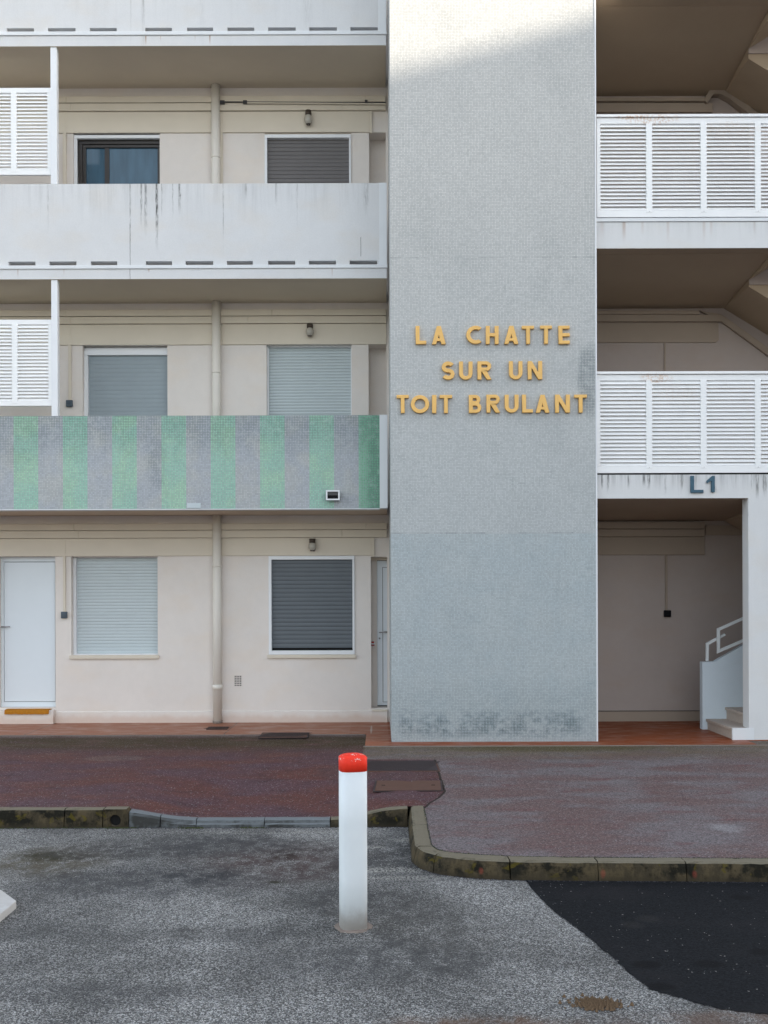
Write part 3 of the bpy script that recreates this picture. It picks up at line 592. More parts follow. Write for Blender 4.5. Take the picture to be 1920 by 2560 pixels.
# ---- doors
d = empty('door'); d.parent = bld; d['label'] = 'plain white front door with thin dark joint around the leaf'
B('step', 'cream_render', d, GD[0], GD[1]-.004, YW-.10, YW+.2, -.02, .20, .006)
y = YW+.10
frame(d, GD[0], GD[1]-.001, GD[2]+.001, GD[3], y, y+.08, .04, .028, .07, .07, 'door_white')
B('leaf_joint', 'black_gap', d, GD[0]+.03, GD[1]-.02, y+.03, y+.04, GD[2]+.05, GD[3]-.05, 0)
B('leaf', 'door_white', d, GD[0]+.048, GD[1]-.036, y-.004, y+.03, GD[2]+.078, GD[3]-.078, .002)
MB().tube((GD[0]+.03, y-.006, WZ(10, 1567, SW)), (GD[0]+.03, y-.045, WZ(10, 1567, SW)), .010).tube((GD[0]+.02, y-.045, WZ(10, 1567, SW)), (GD[0]+.14, y-.045, WZ(10, 1567, SW)), .009).build('handle', 'metal_grey', d, True)
d = empty('door'); d.parent = bld; d['label'] = 'narrow visible part of a white panelled door beside the tower'
B('step', 'cream_render', d, GN[0]+.002, NX1, YW-.03, YW+.2, -.02, .165, .006)
B('threshold', 'cream_trim', d, GN[0]+.015, NX1, YW-.045, YW+.2, .1655, GN[2]-.012, .004)
B('jamb_wall', 'cream_render', d, GN[0]+.0005, WX(943, 1600, 175.3), YW+.245, YW+.3, GN[2], GN[3], 0)
y = YW+.235
B('frame', 'door_white', d, WX(943, 1600, 175.3)+.001, NX1, y, y+.06, GN[2]+.02, WZ(950, 1402, 175.3), .002)
B('leaf', 'door_white', d, WX(945, 1600, 175.3), NX1, y-.014, y-.001, GN[2]+.045, WZ(950, 1407, 175.3), .003)
B('panel_joint', 'black_gap', d, WX(956.5, 1600, 175.3), NX1, y-.016, y-.0145, WZ(950, 1755, 175.3), WZ(950, 1418, 175.3), 0)
B('panel', 'door_white', d, WX(956.5, 1600, 175.3)+.006, NX1, y-.022, y-.0145, WZ(950, 1755, 175.3)+.006, WZ(950, 1418, 175.3)-.006, .001)
hz = WZ(950, 1580, 175.3)
MB().tube((WX(966, 1580, 176), y-.02, hz), (WX(966, 1580, 176), y-.07, hz), .010).tube((WX(948, 1580, 176), y-.07, hz-.004), (WX(969, 1580, 176), y-.07, hz+.004), .009).build('handle', 'metal_grey', d, True)
MB().tube((WX(949, 1595, 176), y-.015, WZ(950, 1596, 176)), (WX(949, 1595, 176), y-.025, WZ(950, 1596, 176)), .012).build('lock', 'metal_grey', d, True)
B('head_panel', 'cream_trim', d, GN[0], NX1, YW+.20, YW+.24, WZ(950, 1401, 175.3), GN[3], 0)

# ---- left balconies
PT = .14
def balcony(label, zs, ztop, lip, slots, mat, capx, fascia=True):
    b = empty('balcony'); b.parent = bld; b['label'] = label
    xr = WX(968, 900, SP)
    if fascia:
        z_l0, z_l1 = lip
        MB().box(XL, xr-.002, YP-.012, YW+.02, zs, z_l0-.0015, .003).build('slab', mat, b).data.materials.append(M['soffit_paint'])
        sl_ = b.children[0]
        for f_ in sl_.data.polygons:
            if f_.normal.z < -.9: f_.material_index = 1
        MB().box(XL, xr+.006, YP-.028, YP+PT, z_l0, z_l1, .004).build('drip_ledge', 'white_plaster', b)
        MB().wall(XL, capx, z_l1+.001, ztop, slots, YP, PT).build('parapet', mat, b)
    else:
        MB().box(XL, xr-.003, YP+.006, YW+.02, zs+.004, zs+.16, 0).build('slab', 'soffit_paint', b)
        MB().wall(XL, capx, zs, ztop, [], YP, PT).build('parapet', mat, b)
        MB().box(XL, capx, YP-.004, YP+PT+.01, zs-.012, zs-.001, .002).build('drip_edge', 'white_plaster', b)
    MB().box(capx+.001, xr, YP-.004, YP+PT+.004, (lip[1]+.002) if fascia else zs, ztop+.004, .004).build('end_cap', 'white_plaster', b)
    return b
sl2 = [(21, 88.6), (123, 191), (227, 293), (364, 430), (464, 533), (567, 632), (670, 738), (772, 840), (874, 943)]
sl3 = [(16.6, 85), (120, 189), (224, 291.6), (362.6, 430), (467, 532.6), (568.4, 635.8), (670, 739), (773, 842), (876, 944.6)]
def mk(sl, yt, yb): 
    out = []
    for a, b in sl:
        m_ = (a+b)/2; out.append((WX(a, yt, SP), WX(b, yt, SP), WZ(500, yb, SP), WZ(500, yt, SP)))
    w_ = out[1][1]-out[1][0]; st = out[1][0]-out[0][0]
    return [(out[0][0]-st*k, out[0][0]-st*k+w_, out[0][2], out[0][3]) for k in (5, 4, 3, 2, 1)]+out
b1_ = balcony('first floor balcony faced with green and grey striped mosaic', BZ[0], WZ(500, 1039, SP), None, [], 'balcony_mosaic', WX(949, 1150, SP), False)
z0_, z1_ = WZ(480, 672.5, SP), WZ(480, 664, SP)
b2_ = balcony('second floor balcony with white parapet, drain slots and dark drip stains', BZ[1], ztp, (z0_, z1_), mk(sl2, 652.5, 663), 'white_parapet_render', WX(947.5, 560, SP))
z0_, z1_ = WZ(480, 89.5, SP), WZ(480, 80.5, SP)
b3_ = balcony('top balcony with white parapet and a row of drain slots', BZ[2], BZ[2]+(ztp-BZ[1]), (z0_, z1_), mk(sl3, 69, 79.5), 'white_parapet_render', WX(945, 40, SP))
# balcony floors inside and warm tiles seen through the slots
for z in (BZ[1], BZ[2]): B('balcony_floor', 'cream_trim', bld, XL, -.0, YP+PT+.001, YW-.001, z+.12, z+.172, 0)
B('roof_slab', 'soffit_paint', bld, XL, XRt, YP, YW+.3, 11.85, 12.1, 0)

# ---- posts and louvre screens at the left
def louvre(label, name, x0, x1, z0, z1, bays, y, pitch, top_rail, wm=.07, ft=.075, fb=.085, stile=.065, group=None, cap=False):
    r = empty(name, label, 'railing' if cap else 'screen', group, (0, 0, 0))
    fy0, fy1 = y, y+.035
    if cap: MB().box(x0-.005, x1, y-.02, y+.06, z1-.032, z1, .004).build('top_rail', 'louvre_paint', r); zt = z1-.038
    else: zt = z1
    fz = zt-ft
    MB().box(x0, x1, fy0, fy1, fz, zt, .003).build('head_frame', 'louvre_paint', r)
    MB().box(x0, x1, fy0-.002, fy1, z0, z0+fb, .003).build('bottom_frame', 'louvre_paint', r)
    for a, b in bays['mull']:
        m_ = MB().box(a, b, fy0-.005, fy1, z0+fb-.03, fz+.001, .003)
        m_.build('mullion', 'louvre_paint', r)
        if cap: MB().tube(((a+b)/2, fy0-.004, z0+fb-.018), ((a+b)/2, fy0-.010, z0+fb-.018), .004, 8).build('bolt', 'metal_grey', r)
    for a, b in bays['stile']: MB().box(a, b, fy0-.001, fy1, z0+fb+.001, fz-.001, .003).build('stile', 'louvre_paint', r)
    za, zb = z0+fb, fz; k = int(round((zb-za)/pitch)); p = (zb-za)/k
    for a, b in bays['open']:
        bm = bmesh.new(); a += .001; b -= .001
        prof = [(-.006, -.004), (-.004, -.006), (.030, p*1.0), (.028, p*1.04)]
        prof = [(-.008, .003), (-.006, -.002), (.027, p*.94), (.025, p*.98)]
        va = [bm.verts.new((a, yy, zz)) for yy, zz in prof]; vb = [bm.verts.new((b, yy, zz)) for yy, zz in prof]
        bm.faces.new(va); bm.faces.new(vb[::-1])
        for i in range(4): bm.faces.new((va[i], vb[i], vb[(i+1) % 4], va[(i+1) % 4]))
        bmesh.ops.recalc_face_normals(bm, faces=bm.faces); me = bpy.data.meshes.new('slat'); bm.to_mesh(me); bm.free(); me.materials.append(M['louvre_paint'])
        for i in range(k):
            o = link('slat', me, None, r, (0, fy0+.004, za+i*p)); o.rotation_euler = (0, random.uniform(-.0006, .0006), 0)
    return r
for lab, py0, py1, yc, zt_, zb_, pz1, pz0 in (
    ('white louvred privacy screen on the upper balcony beside its white post', 435.5, 217.6, 330, 0, 0, BZ[2], ztp),
    ('white louvred privacy screen above the green mosaic balcony', 1014, 798, 905, 0, 0, BZ[1], zm1)):
    X = lambda p: WX(p, yc, SP)
    x1 = X(126 if yc < 500 else 128); dx = 0 if yc < 500 else 2.5
    m1 = (X(25.6+dx), X(40+dx)); w_ = X(117+dx)-m1[1]; o = [(m1[1], m1[1]+w_)]; mu = [m1]
    for k in range(1, 3): o.append((m1[0]-k*w_-(k-1)*.073, m1[0]-(k-1)*(w_+.073))); mu.append((o[-1][0]-.073, o[-1][0]))
    louvre(lab, 'louvre_screen', mu[-1][0], x1, WZ(60, py0, SP), WZ(60, py1, SP), {'mull': mu, 'stile': [(m1[1]+w_, x1)], 'open': o}, YP+.02, .0458, False, ft=.062, fb=.062, group='louvred privacy screens on the balconies')
    pst = MB().box(x1+.001, x1+.082, YP+.003, YP+.083, pz0+.001, pz1-.001, .004).build('post', 'white_enamel')
    tag(pst, 'slim white square post on the ' + ('upper white balcony under the top slab' if yc < 500 else 'green striped balcony under the white slab'), 'post', 'white posts standing on the balcony parapets')
    B('divider_wall', 'cream_trim', bld, XL, x1-.01, YP+.75, YP+.80, pz0-1.0, pz0+.10, 0) if False else None

# ---- mosaic tower
xt0, xt1 = WX(978.3, 1700, ST), WX(1490, 1700, ST)
xt0 = (WX(973, 200, ST)+WX(979, 1800, ST))/2; xt1 = (WX(1486.5, 30, ST)+WX(1490.5, 1800, ST))/2
MB().box(xt0, xt1, YT, YW+.3, WZ(1200, 1857, ST), 13.6, .004).build('tower', 'tower_mosaic', bld)
MB().box(xt1+.0005, xt1+.018, YT-.003, YT+.05, WZ(1200, 1857, ST), 13.6, .002).build('corner_trim', 'white_enamel', bld)
MB().box(xt0+.01, xt1-.01, YT+.012, YT+.3, -.02, WZ(1200, 1857, ST)-.002, 0).build('tower_foot', 'mortar_collar', bld)
MB().box(xt0-.1, xt1+.1, YT-.1, YW+.3, 13.601, 13.75, .01).build('tower_coping', 'white_plaster', bld)

# ---- right-hand galleries
XG = xt1+.02
cz = [WZ(1600, 1246, SR), WZ(1600, 621, SR), WZ(1600, 621, SR)+3.05]      # undersides of the front bands
pil = WX(1871.5, 1500, SR)
MB().wall(XG, XRt, -.02, WZ(1700, 1186.5, SR), [(XG-.001, pil, -.021, cz[0])], YR, .20).build('front_wall', 'right_front_render', bld)
MB().box(XG, XRt, YR, YR+.2, cz[1], WZ(1700, 555, SR), .003).build('gallery_fascia', 'right_front_render', bld)
MB().box(XG-.001, XRt, YR-.012, YR+.2, WZ(1700, 554, SR), WZ(1700, 545.5, SR), .003).build('ledge', 'white_plaster', bld)
MB().box(XG, XRt, YR, YR+.2, cz[2], cz[2]+.33, .003).build('gallery_fascia', 'right_front_render', bld)
X0 = 4.83
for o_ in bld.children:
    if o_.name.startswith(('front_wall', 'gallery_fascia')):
        o_.data.materials.append(M['soffit_paint_shaded'])
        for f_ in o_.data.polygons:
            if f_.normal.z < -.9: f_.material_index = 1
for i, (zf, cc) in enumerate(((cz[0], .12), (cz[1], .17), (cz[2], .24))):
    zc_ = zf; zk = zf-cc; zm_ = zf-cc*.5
    MB().prism([(YR+.201, zc_-.002), (YR+.201, zc_+.15), (YW-.001, zc_+.15), (YW-.001, zk)], XG-.01, X0, 'x').build('gallery_slab', 'soffit_paint_shaded', bld)
    MB().prism([(X0+.001, zk), (X0+.001, zc_+.15), (X0+2.6, zc_+.15-1.6), (X0+2.6, zk-1.6)], 13.06, YW-.002).build('stair_soffit', 'soffit_paint_shaded', bld)
    if i: B('divider_wall', 'cream_render_shaded', bld, X0+.002, 7.29, 13.0425, 13.0575, zm_-.06, zc_+1.9, 0)
    if i: MB().prism([(X0+.001, zm_), (X0+.001, zc_+.15), (X0+2.6, zc_+.15+1.6), (X0+2.6, zm_+1.6)], YR+.201, 13.04).build('stair_soffit', 'soffit_paint_shaded', bld)
    else: MB().box(X0+.001, XRt, YR+.201, 13.04, zc_, zc_+.15, 0).build('gallery_slab', 'soffit_paint_shaded', bld)
B('return_wall', 'cream_render_shaded', bld, 7.3, 7.4, YR+.2, YW, 0, 12, 0)
# ducts in the galleries
def duct(name, pts, p, s=None, mat='cream_trim_shaded'):
    s = F/(YW-p); return MB().prism([(WX(a, b, s), WZ(a, b, s)) for a, b in pts], YW-p, YW-.001, bev=.003).build(name, mat, bld)
duct('ceiling_duct', [(1480, 1305), (1762, 1305), (1762, 1321.5), (1480, 1321.5)], .10); duct('ceiling_duct', [(1480, 1323), (1762, 1323), (1762, 1341), (1480, 1341)], .085); duct('lintel_band', [(1480, 1342), (1762, 1342), (1762, 1387), (1480, 1387)], .03)
duct('ceiling_duct', [(1763, 1313), (2100, 1313), (2100, 1338), (1763, 1338)], .02)
duct('ceiling_duct', [(1480, 776.5), (1748, 776.5), (1748, 785), (1480, 785)], .10); duct('ceiling_duct', [(1480, 786.5), (1803, 786.5), (1803, 803.5), (1480, 803.5)], .07)
duct('lintel_band', [(1480, 804.5), (1796, 804.5), (1797, 850), (1790, 856), (1480, 856)], .02)
duct('ceiling_duct', [(1749, 776), (1805, 786), (1950, 890), (1950, 910), (1804, 803)], .05)
duct('ceiling_duct', [(1480, 243.5), (1762, 243.5), (1762, 252), (1480, 252)], .11)
duct('ceiling_duct', [(1763, 243.5), (1777, 219), (1806, 219), (1830, 232), (2000, 360), (2000, 385), (1826, 247), (1802, 234), (1784, 234), (1768, 257), (1763, 252)], .12)
duct('ceiling_duct', [(1480, 257), (1782, 257), (1782, 280), (1480, 280)], .07)
duct('lintel_band', [(1480, 281), (1780, 281), (1780, 330), (1480, 330)], .02)
duct('wall_trim', [(1660.5, 804), (1664.5, 804), (1664.5, 1000), (1660.5, 1000)], .018)
# railing gallery
def rail(label, pyt, pyb, yc, pitch):
    X = lambda p: WX(p, yc, SR)
    mu = [(X(1615), X(1630)), (X(1751), X(1766)), (X(1887), X(1901.5)), (X(2023), X(2038)), (X(2159), X(2174))]
    op = [(X(1500.7), mu[0][0])]+[(mu[i][1], mu[i+1][0]) for i in range(4)]
    return louvre(label, 'louvre_railing', X(1487.8)+.018, mu[-1][1], WZ(1700, pyb, SR), WZ(1700, pyt, SR), {'mull': mu, 'stile': [(X(1487.8)+.018, X(1500.7))], 'open': op}, YR-.01, pitch, True, ft=.068, fb=.085, group='louvred railings of the stair galleries', cap=True)
rail('white slatted gallery railing with rust along its top rail, the upper of the two', 287.7, 543.5, 415, .0463)
rail('white slatted gallery railing just above the L1 sign', 929.4, 1182.5, 1055, .0463)
B('railing_gap', 'black_gap', bld, XG, XRt, YR+.012, YR+.03, WZ(1700, 1187.5, SR)-.0, WZ(1700, 1182, SR), 0)
B('railing_gap', 'black_gap', bld, XG, XRt, YR+.012, YR+.03, WZ(1700, 546, SR), WZ(1700, 543, SR), 0)
for hy_ in (146.5, 766):
    MB().tube((xt1+.002, YT+.6, WZ(1490, hy_, 200)), (xt1+.11, YT+.6, WZ(1490, hy_, 200)), .006, 8).tube((xt1+.105, YT+.6, WZ(1490, hy_, 200)), (xt1+.105, YT+.6, WZ(1490, hy_, 200)+.03), .006, 8).build('hook', 'metal_grey', bld)

# ---- staircase
st = empty('staircase'); st.parent = bld
YS = 13.10; SS = F/YS
sa = WX(1756, 1700, SS)
k1 = [(sa, -.0), (sa, WZ(1760, 1655, SS)), (WX(1788.5, 1655, SS), WZ(1788, 1655, SS)), (WX(1857, 1614.6, SS)+1.6, WZ(1857, 1614.6, SS)+1.6*.585), (WX(1857, 1614.6, SS)+1.6, 0)]
MB().prism(k1, YS, YS+.11, bev=.004).build('stringer', 'stringer_render', st)
for i in range(8):
    xa = 4.262+.25*i; zt_ = .152*(i+1)
    y0 = YR-.004 if i == 0 else YR+.203
    MB().prism([(xa+.022, -.0 if i == 0 else .152*i-.002), (xa+.022, zt_-.034), (7.29, zt_-.034), (7.29, -.0 if i == 0 else .152*i-.002)], y0+(.0 if i else .02), YS-.002).build('riser', 'step_stone', st)
    MB().box(xa, 7.28, y0+(.0 if i else .02), YS-.002, zt_-.033, zt_, .004).build('step', 'step_stone', st)
MB().wall(4.262, pil+.06, -.018, .156, [], YR-.006, .030).build('step_end', 'white_plaster', st)
hr = lambda a, b: (WX(a, b, SS), WZ(a, b, SS))
def bars(pts, closed=False):                              # flat bar as mitred polyline
    w = .0165; P = [Vector(hr(*p)) for p in pts]; Lf, Rt = [], []
    for i, p in enumerate(P):
        d0 = (P[i]-P[i-1]).normalized() if i else (P[1]-P[0]).normalized(); d1 = (P[i+1]-P[i]).normalized() if i < len(P)-1 else d0
        nn = Vector((-(d0+d1).y, (d0+d1).x)).normalized(); k = w/max(.3, nn.dot(Vector((-d0.y, d0.x)))); Lf.append(p+nn*k); Rt.append(p-nn*k)
    return [tuple(v) for v in Lf+Rt[::-1]]
MB().prism(bars([(1770.5, 1653), (1770.5, 1610), (1815, 1586)]), YS+.03, YS+.065, bev=.003).build('handrail', 'handrail_white', st)
MB().prism(bars([(2090, 1443), (1796, 1571.5+2), (1796, 1629), (2090, 1501)][::1]), YS-.008, YS+.028, bev=.003).build('handrail', 'handrail_white', st)

# ================================================================== LETTERING
def curve_mesh(splines, depth, bev, mat, name, parent, loc):
    cu = bpy.data.curves.new('lettering', 'CURVE'); cu.dimensions = '2D'; cu.fill_mode = 'BOTH'; cu.extrude = depth/2; cu.bevel_depth = bev; cu.bevel_resolution = 1; cu.offset = -bev
    for pts in splines:
        s = cu.splines.new('POLY'); s.points.add(len(pts)-1)
        for i, p in enumerate(pts): s.points[i].co = (p[0], p[1], 0, 1)
        s.use_cyclic_u = True
    tmp = bpy.data.objects.new('tmp', cu); COL.objects.link(tmp)
    dg = bpy.context.evaluated_depsgraph_get(); me = bpy.data.meshes.new_from_object(tmp.evaluated_get(dg)); bpy.data.objects.remove(tmp)
    me.transform(Matrix.Rotation(R(90), 4, 'X')); me.materials.clear(); me.materials.append(M[mat])
    return link(name, me, None, parent, loc)
def arc(cx, cy, rx, ry, a0, a1, n_=22): return [(cx+rx*math.cos(R(a0+(a1-a0)*i/n_)), cy+ry*math.sin(R(a0+(a1-a0)*i/n_))) for i in range(n_+1)]
def glyph(ch, w, h, t):
    if ch == 'L': return [[(0, 0), (w, 0), (w, t*.85), (t, t*.85), (t, h), (0, h)]]
    if ch == 'I': return [[(0, 0), (w, 0), (w, h), (0, h)]]
    if ch == 'T': return [[(w/2-t/2, 0), (w/2+t/2, 0), (w/2+t/2, h-t*.8), (w, h-t*.8), (w, h), (0, h), (0, h-t*.8), (w/2-t/2, h-t*.8)]]
    if ch == 'H': a, b = h*.42, h*.42+t*.85; return [[(0, 0), (t, 0), (t, a), (w-t, a), (w-t, 0), (w, 0), (w, h), (w-t, h), (w-t, b), (t, b), (t, h), (0, h)]]
    if ch == 'E': u = t*.82; m_ = h/2; return [[(0, 0), (w, 0), (w, u), (t, u), (t, m_-u/2), (w, m_-u/2), (w, m_+u/2), (t, m_+u/2), (t, h-u), (w, h-u), (w, h), (0, h)]]
    if ch == 'N': return [[(0, 0), (t, 0), (t, h*.62), (w-t*1.05, 0), (w, 0), (w, h), (w-t, h), (w-t, h*.38), (t*1.05, h), (0, h)]]
    if ch == 'A':
        q = t*.50; sl = (w/2-q)/h; bb = t*1.12; c0, c1 = h*.17, h*.17+t*.72
        il = lambda yy: bb+sl*yy
        return [[(0, 0), (bb, 0), (il(c0), c0), (w-il(c0), c0), (w-bb, 0), (w, 0), (w/2+q, h), (w/2-q, h)], [(il(c1), c1), (w-il(c1), c1), (w/2, (w/2-bb)/sl)]]
    if ch == 'O': return [arc(w/2, h/2, w/2, h/2, 0, 352, 44), arc(w/2, h/2, w/2-t, h/2-t*.95, 0, 352, 44)]
    if ch == 'C': return [arc(h*.52, h/2, h*.52, h/2, 52, 308, 34)+arc(h*.52, h/2, h*.52-t, h/2-t*.95, 302, 58, 30)] if True else None
    if ch == 'U': r = w/2; return [[(0, h)]+arc(r, r, r, r, 180, 360, 24)+[(w, h), (w-t, h)]+arc(r, r, r-t, r-t*.9, 360, 180, 24)+[(t, h)]]
    if ch == 'S':
        rx, ry = (w-t)/2, (h-t)/4
        c = arc(w/2, h-t/2-ry, rx, ry, 28, 270, 22)+arc(w/2, t/2+ry, rx, ry, 90, -152, 22)[1:]
        Lf, Rt = [], []
        for i, p in enumerate(c):
            a = Vector(c[max(0, i-1)]); b = Vector(c[min(len(c)-1, i+1)]); d_ = (b-a).normalized(); nn = Vector((-d_.y, d_.x))*t/2; Lf.append((p[0]+nn.x, p[1]+nn.y)); Rt.append((p[0]-nn.x, p[1]-nn.y))
        return [Lf+Rt[::-1]]
    if ch in 'RB':
        hh = h*.53; r = hh/2; u = t*.85
        bowl = [(0, h)]+[(w-r, h)]+arc(w-r, h-r, r, r, 90, -90, 14)
        hole = [(t, h-u), (w-r, h-u)]+arc(w-r, h-r, r-t*.9, r-u, 90, -90, 12)+[(t, h-hh+u)]
        if ch == 'R': return [bowl+[(w-r+t*.1, h-hh), (w*1.03, 0), (w*1.03-t*1.2, 0), (t, h-hh-.004), (t, 0), (0, 0)], hole]
        r2 = (h-hh+u*.6)/2; w2 = w
        top = [(0, h), (w*.92-r, h)]+arc(w*.92-r, h-r, r, r, 90, -60, 12)
        yb = h-hh+u*.2; low = arc(w-r2, r2, r2, r2, 78, -90, 14)
        hole1 = [(t, h-u), (w*.92-r, h-u)]+arc(w*.92-r, h-r, r-t*.9, r-u, 90, -90, 10)+[(t, h-hh+u)]
        hole2 = [(t, r2*2-u), (w-r2, r2*2-u)]+arc(w-r2, r2, r2-t*.9, r2-u, 90, -90, 10)+[(t, u)]
        return [top+low+[(0, 0)], hole1, hole2]
    if ch == '1': return [[(w*.56, 0), (w, 0), (w, h), (w*.68, h), (0, h*.70), (w*.06, h*.54), (w*.56, h*.70)]]
sign = empty('name_sign', 'large golden capital letters reading LA CHATTE SUR UN TOIT BRULANT on the grey tower', 'sign', None, (0, YT, 0))
rows = (((816.5, 861.8), (('L', 215, 298), ('A', 343, 452), ('C', 610, 720), ('H', 762, 862), ('A', 905, 1017), ('T', 1045, 1140), ('T', 1188, 1280), ('E', 1330, 1417))),
        ((905, 950.5), (('S', 418, 518), ('U', 553, 658), ('R', 697, 803), ('U', 945, 1050), ('N', 1090, 1203))),
        ((988.5, 1033.5), (('T', 68, 163), ('O', 178, 322), ('I', 343, 377), ('T', 403, 500), ('B', 630, 727), ('R', 768, 872), ('U', 912, 1020), ('L', 1047, 1130), ('A', 1152, 1260), ('N', 1303, 1418), ('T', 1455, 1552))))
for (yt, yb), gs in rows:
    for ch, a, b in gs:
        x0, x1 = WX(970+a/3.13, (yt+yb)/2, ST), WX(970+b/3.13, (yt+yb)/2, ST); z0, z1 = WZ(1230, yb, ST), WZ(1230, yt, ST); h = z1-z0
        jx = random.uniform(-.002, .002)
        o = curve_mesh(glyph(ch, x1-x0, h, .047), .030, .004, 'gold_letters', 'letter', sign, (x0+jx, -.024, z0+random.uniform(-.002, .002))); o.rotation_euler = (0, random.uniform(-.008, .008), 0)
es = empty('stair_sign', 'dark blue letter L and figure 1 on the stained white beam over the passage', 'sign', None, (0, YR, 0))
for ch, a, b, yt, yb, t in (('L', 1725, 1757, 1190, 1232.5, .042), ('1', 1765, 1785.5, 1190.5, 1231, .04)):
    x0, x1 = WX(a, 1210, SR), WX(b, 1210, SR); z0, z1 = WZ(a, yb, SR), WZ(a, yt, SR)
    curve_mesh(glyph(ch, x1-x0, z1-z0, t), .018, .003, 'steel_blue_letters', 'letter' if ch == 'L' else 'numeral', es, (x0, -.016, z0))

# ================================================================== FITTINGS
# drainpipe
dp = empty('drainpipe', 'tall cream painted round drainpipe running down past the balconies between the windows', 'drainpipe', None, (WX(544, 1800, SW), YW-.075, 0))
pxc = (WX(538.3, 950, 179.5)+WX(545, 1550, 179.5))/2; py_ = YW-.075; rp = .0605
segs = ((.012, BZ[0]+.003), (BZ[0]+.17, BZ[1]-.002), (BZ[1]+.18, BZ[2]-.002), (BZ[2]+.18, 11.8))
for a, b in segs: MB().tube((0, 0, a), (0, 0, b), rp, 28).build('pipe', 'pipe_paint', dp, True)
zc1 = WZ(545, 1718, 179.5); MB().tube((0, 0, zc1-.035), (0, 0, zc1+.035), rp+.011, 28).build('socket', 'pipe_paint', dp, True)
MB().tube((0, 0, .012), (0, 0, .045), rp+.008, 28).build('socket', 'mortar_collar', dp, True)
for z in (2.2, 4.9, 7.9): MB().tube((0, 0, z-.012), (0, 0, z+.012), rp+.004, 28).build('clamp', 'pipe_paint', dp, True)
dp.location.x = pxc
for o in dp.children:
    for p in o.data.polygons: p.use_smooth = len(p.vertices) == 4
# thin trim beside pipe at upper storey
B('wall_trim', 'cream_trim', bld, WX(549.6, 370, 179), WX(556, 370, 179), YW-.03, YW-.001, BZ[1]+.2, WZ(550, 277, 179)-.01, .002)
# cable pipe between ducts at top storey
cb = empty('cable_run', 'thin dark cable run with clips under the top ceiling right of the drainpipe', 'cable', None, (0, YW-.07, 0))
zc2 = WZ(700, 254, 179.2)
MB().tube((WX(552, 254, 179.2), 0, zc2), (NX1, 0, zc2-.02), .007, 10).build('cable', 'dark_plastic', cb); MB().tube((WX(612, 258, 179.2), -.006, zc2-.018), (NX1, -.006, zc2-.040), .010, 10).build('conduit', 'cream_trim', cb)
for a, b in ((550, 562), (608, 618), (912, 919)): MB().box(WX(a, 250, 179.2), WX(b, 250, 179.2), -.022, .015, zc2-.03, zc2+.012, .003).build('clip', 'dark_plastic', cb)
# bulkhead lamps
def lamp(label, a, b, yt, yb):
    s = F/(YW-.1); xc = WX((a+b)/2, yt, s); zt_, zb_ = WZ(770, yt, s), WZ(770, yb, s); w = (b-a)/s
    l = empty('wall_lamp', label, 'lamp', 'oval glass wall lamps over the right-hand windows', (xc, YW-.022, zt_))
    h = zt_-zb_
    MB().box(-w*.34, w*.34, -.03, 0, -h*.62, -.002, .008).build('backplate', 'lamp_base', l)
    MB().tube((0, -.055, -h*.36), (0, -.055, -.004), w*.36, 20).build('lamp_holder', 'lamp_base', l, True)
    m_ = MB(); bmesh.ops.create_uvsphere(m_.bm, u_segments=20, v_segments=12, radius=1.0)
    for v in m_.bm.verts: v.co = Vector((v.co.x*w*.46, v.co.y*w*.46-.06, (-h*.62)+v.co.z*h*.38))
    m_.build('glass_globe', 'lamp_glass', l, True)
    MB().tube((0, -.06, -h*.99), (0, -.06, -h*.93), w*.2, 14, w*.3).build('end_cap', 'lamp_base', l, True)
    return l
lamp('oval glass wall lamp above the dark grey ground floor shutter', 770, 791, 1346, 1378); lamp('oval glass wall lamp above the pale middle floor shutter right of the pipe', 763.7, 785, 808, 841); lamp('oval glass wall lamp above the brownish top floor shutter', 760, 781, 274, 311.5)
# switch boxes with conduits
def switch(label, s, ca, cb_, cyt, cyb, ba, bb, byt, byb, mat='switch_grey', cm='cream_trim'):
    l = empty('switch_box', label, 'light switch', None, (WX((ba+bb)/2, byb, s), YW, WZ(ba, byb, s))); x_, z_ = l.location.x, l.location.z
    MB().box(WX(ca, (cyt+cyb)/2, s)-x_, WX(cb_, (cyt+cyb)/2, s)-x_, -.026, -.001, WZ(ca, cyb, s)-z_, WZ(ca, cyt, s)-z_-.003, .002).build('conduit', cm, l)
    MB().box(WX(ba, byt, s)-x_, WX(bb, byt, s)-x_, -.045, -.001, 0, WZ(ba, byt, s)-z_-.001, .012).build('box', mat, l)
    MB().box((WX(ba, byt, s)-x_)*.62, (WX(bb, byt, s)-x_)*.62, -.05, -.044, .02, (WZ(ba, byt, s)-z_)-.02, .004).build('rocker', mat, l)
switch('blue grey switch box on a conduit between the left door and pale shutter', 179, 156, 162, 1345.5, 1529.5, 151, 166.5, 1529, 1546)
switch('blue grey switch box on a conduit above the mosaic balcony', 179, 169, 175.5, 809.5, 999.5, 163.6, 180, 999, 1016)
switch('black switch box at the end of a conduit inside the dark passage', 179, 1665, 1670.5, 1341.5, 1526, 1661.5, 1679, 1525.5, 1542.5, 'matt_black', 'cream_trim_shaded')
tag(B('conduit', 'cream_trim', None, WX(155, 370, 179), WX(163.5, 370, 179), YW-.028, YW-.001, BZ[1]+.2, WZ(155, 277, 179)-.004, .002), 'slim cream conduit running down the wall left of the glazed top window', 'conduit')
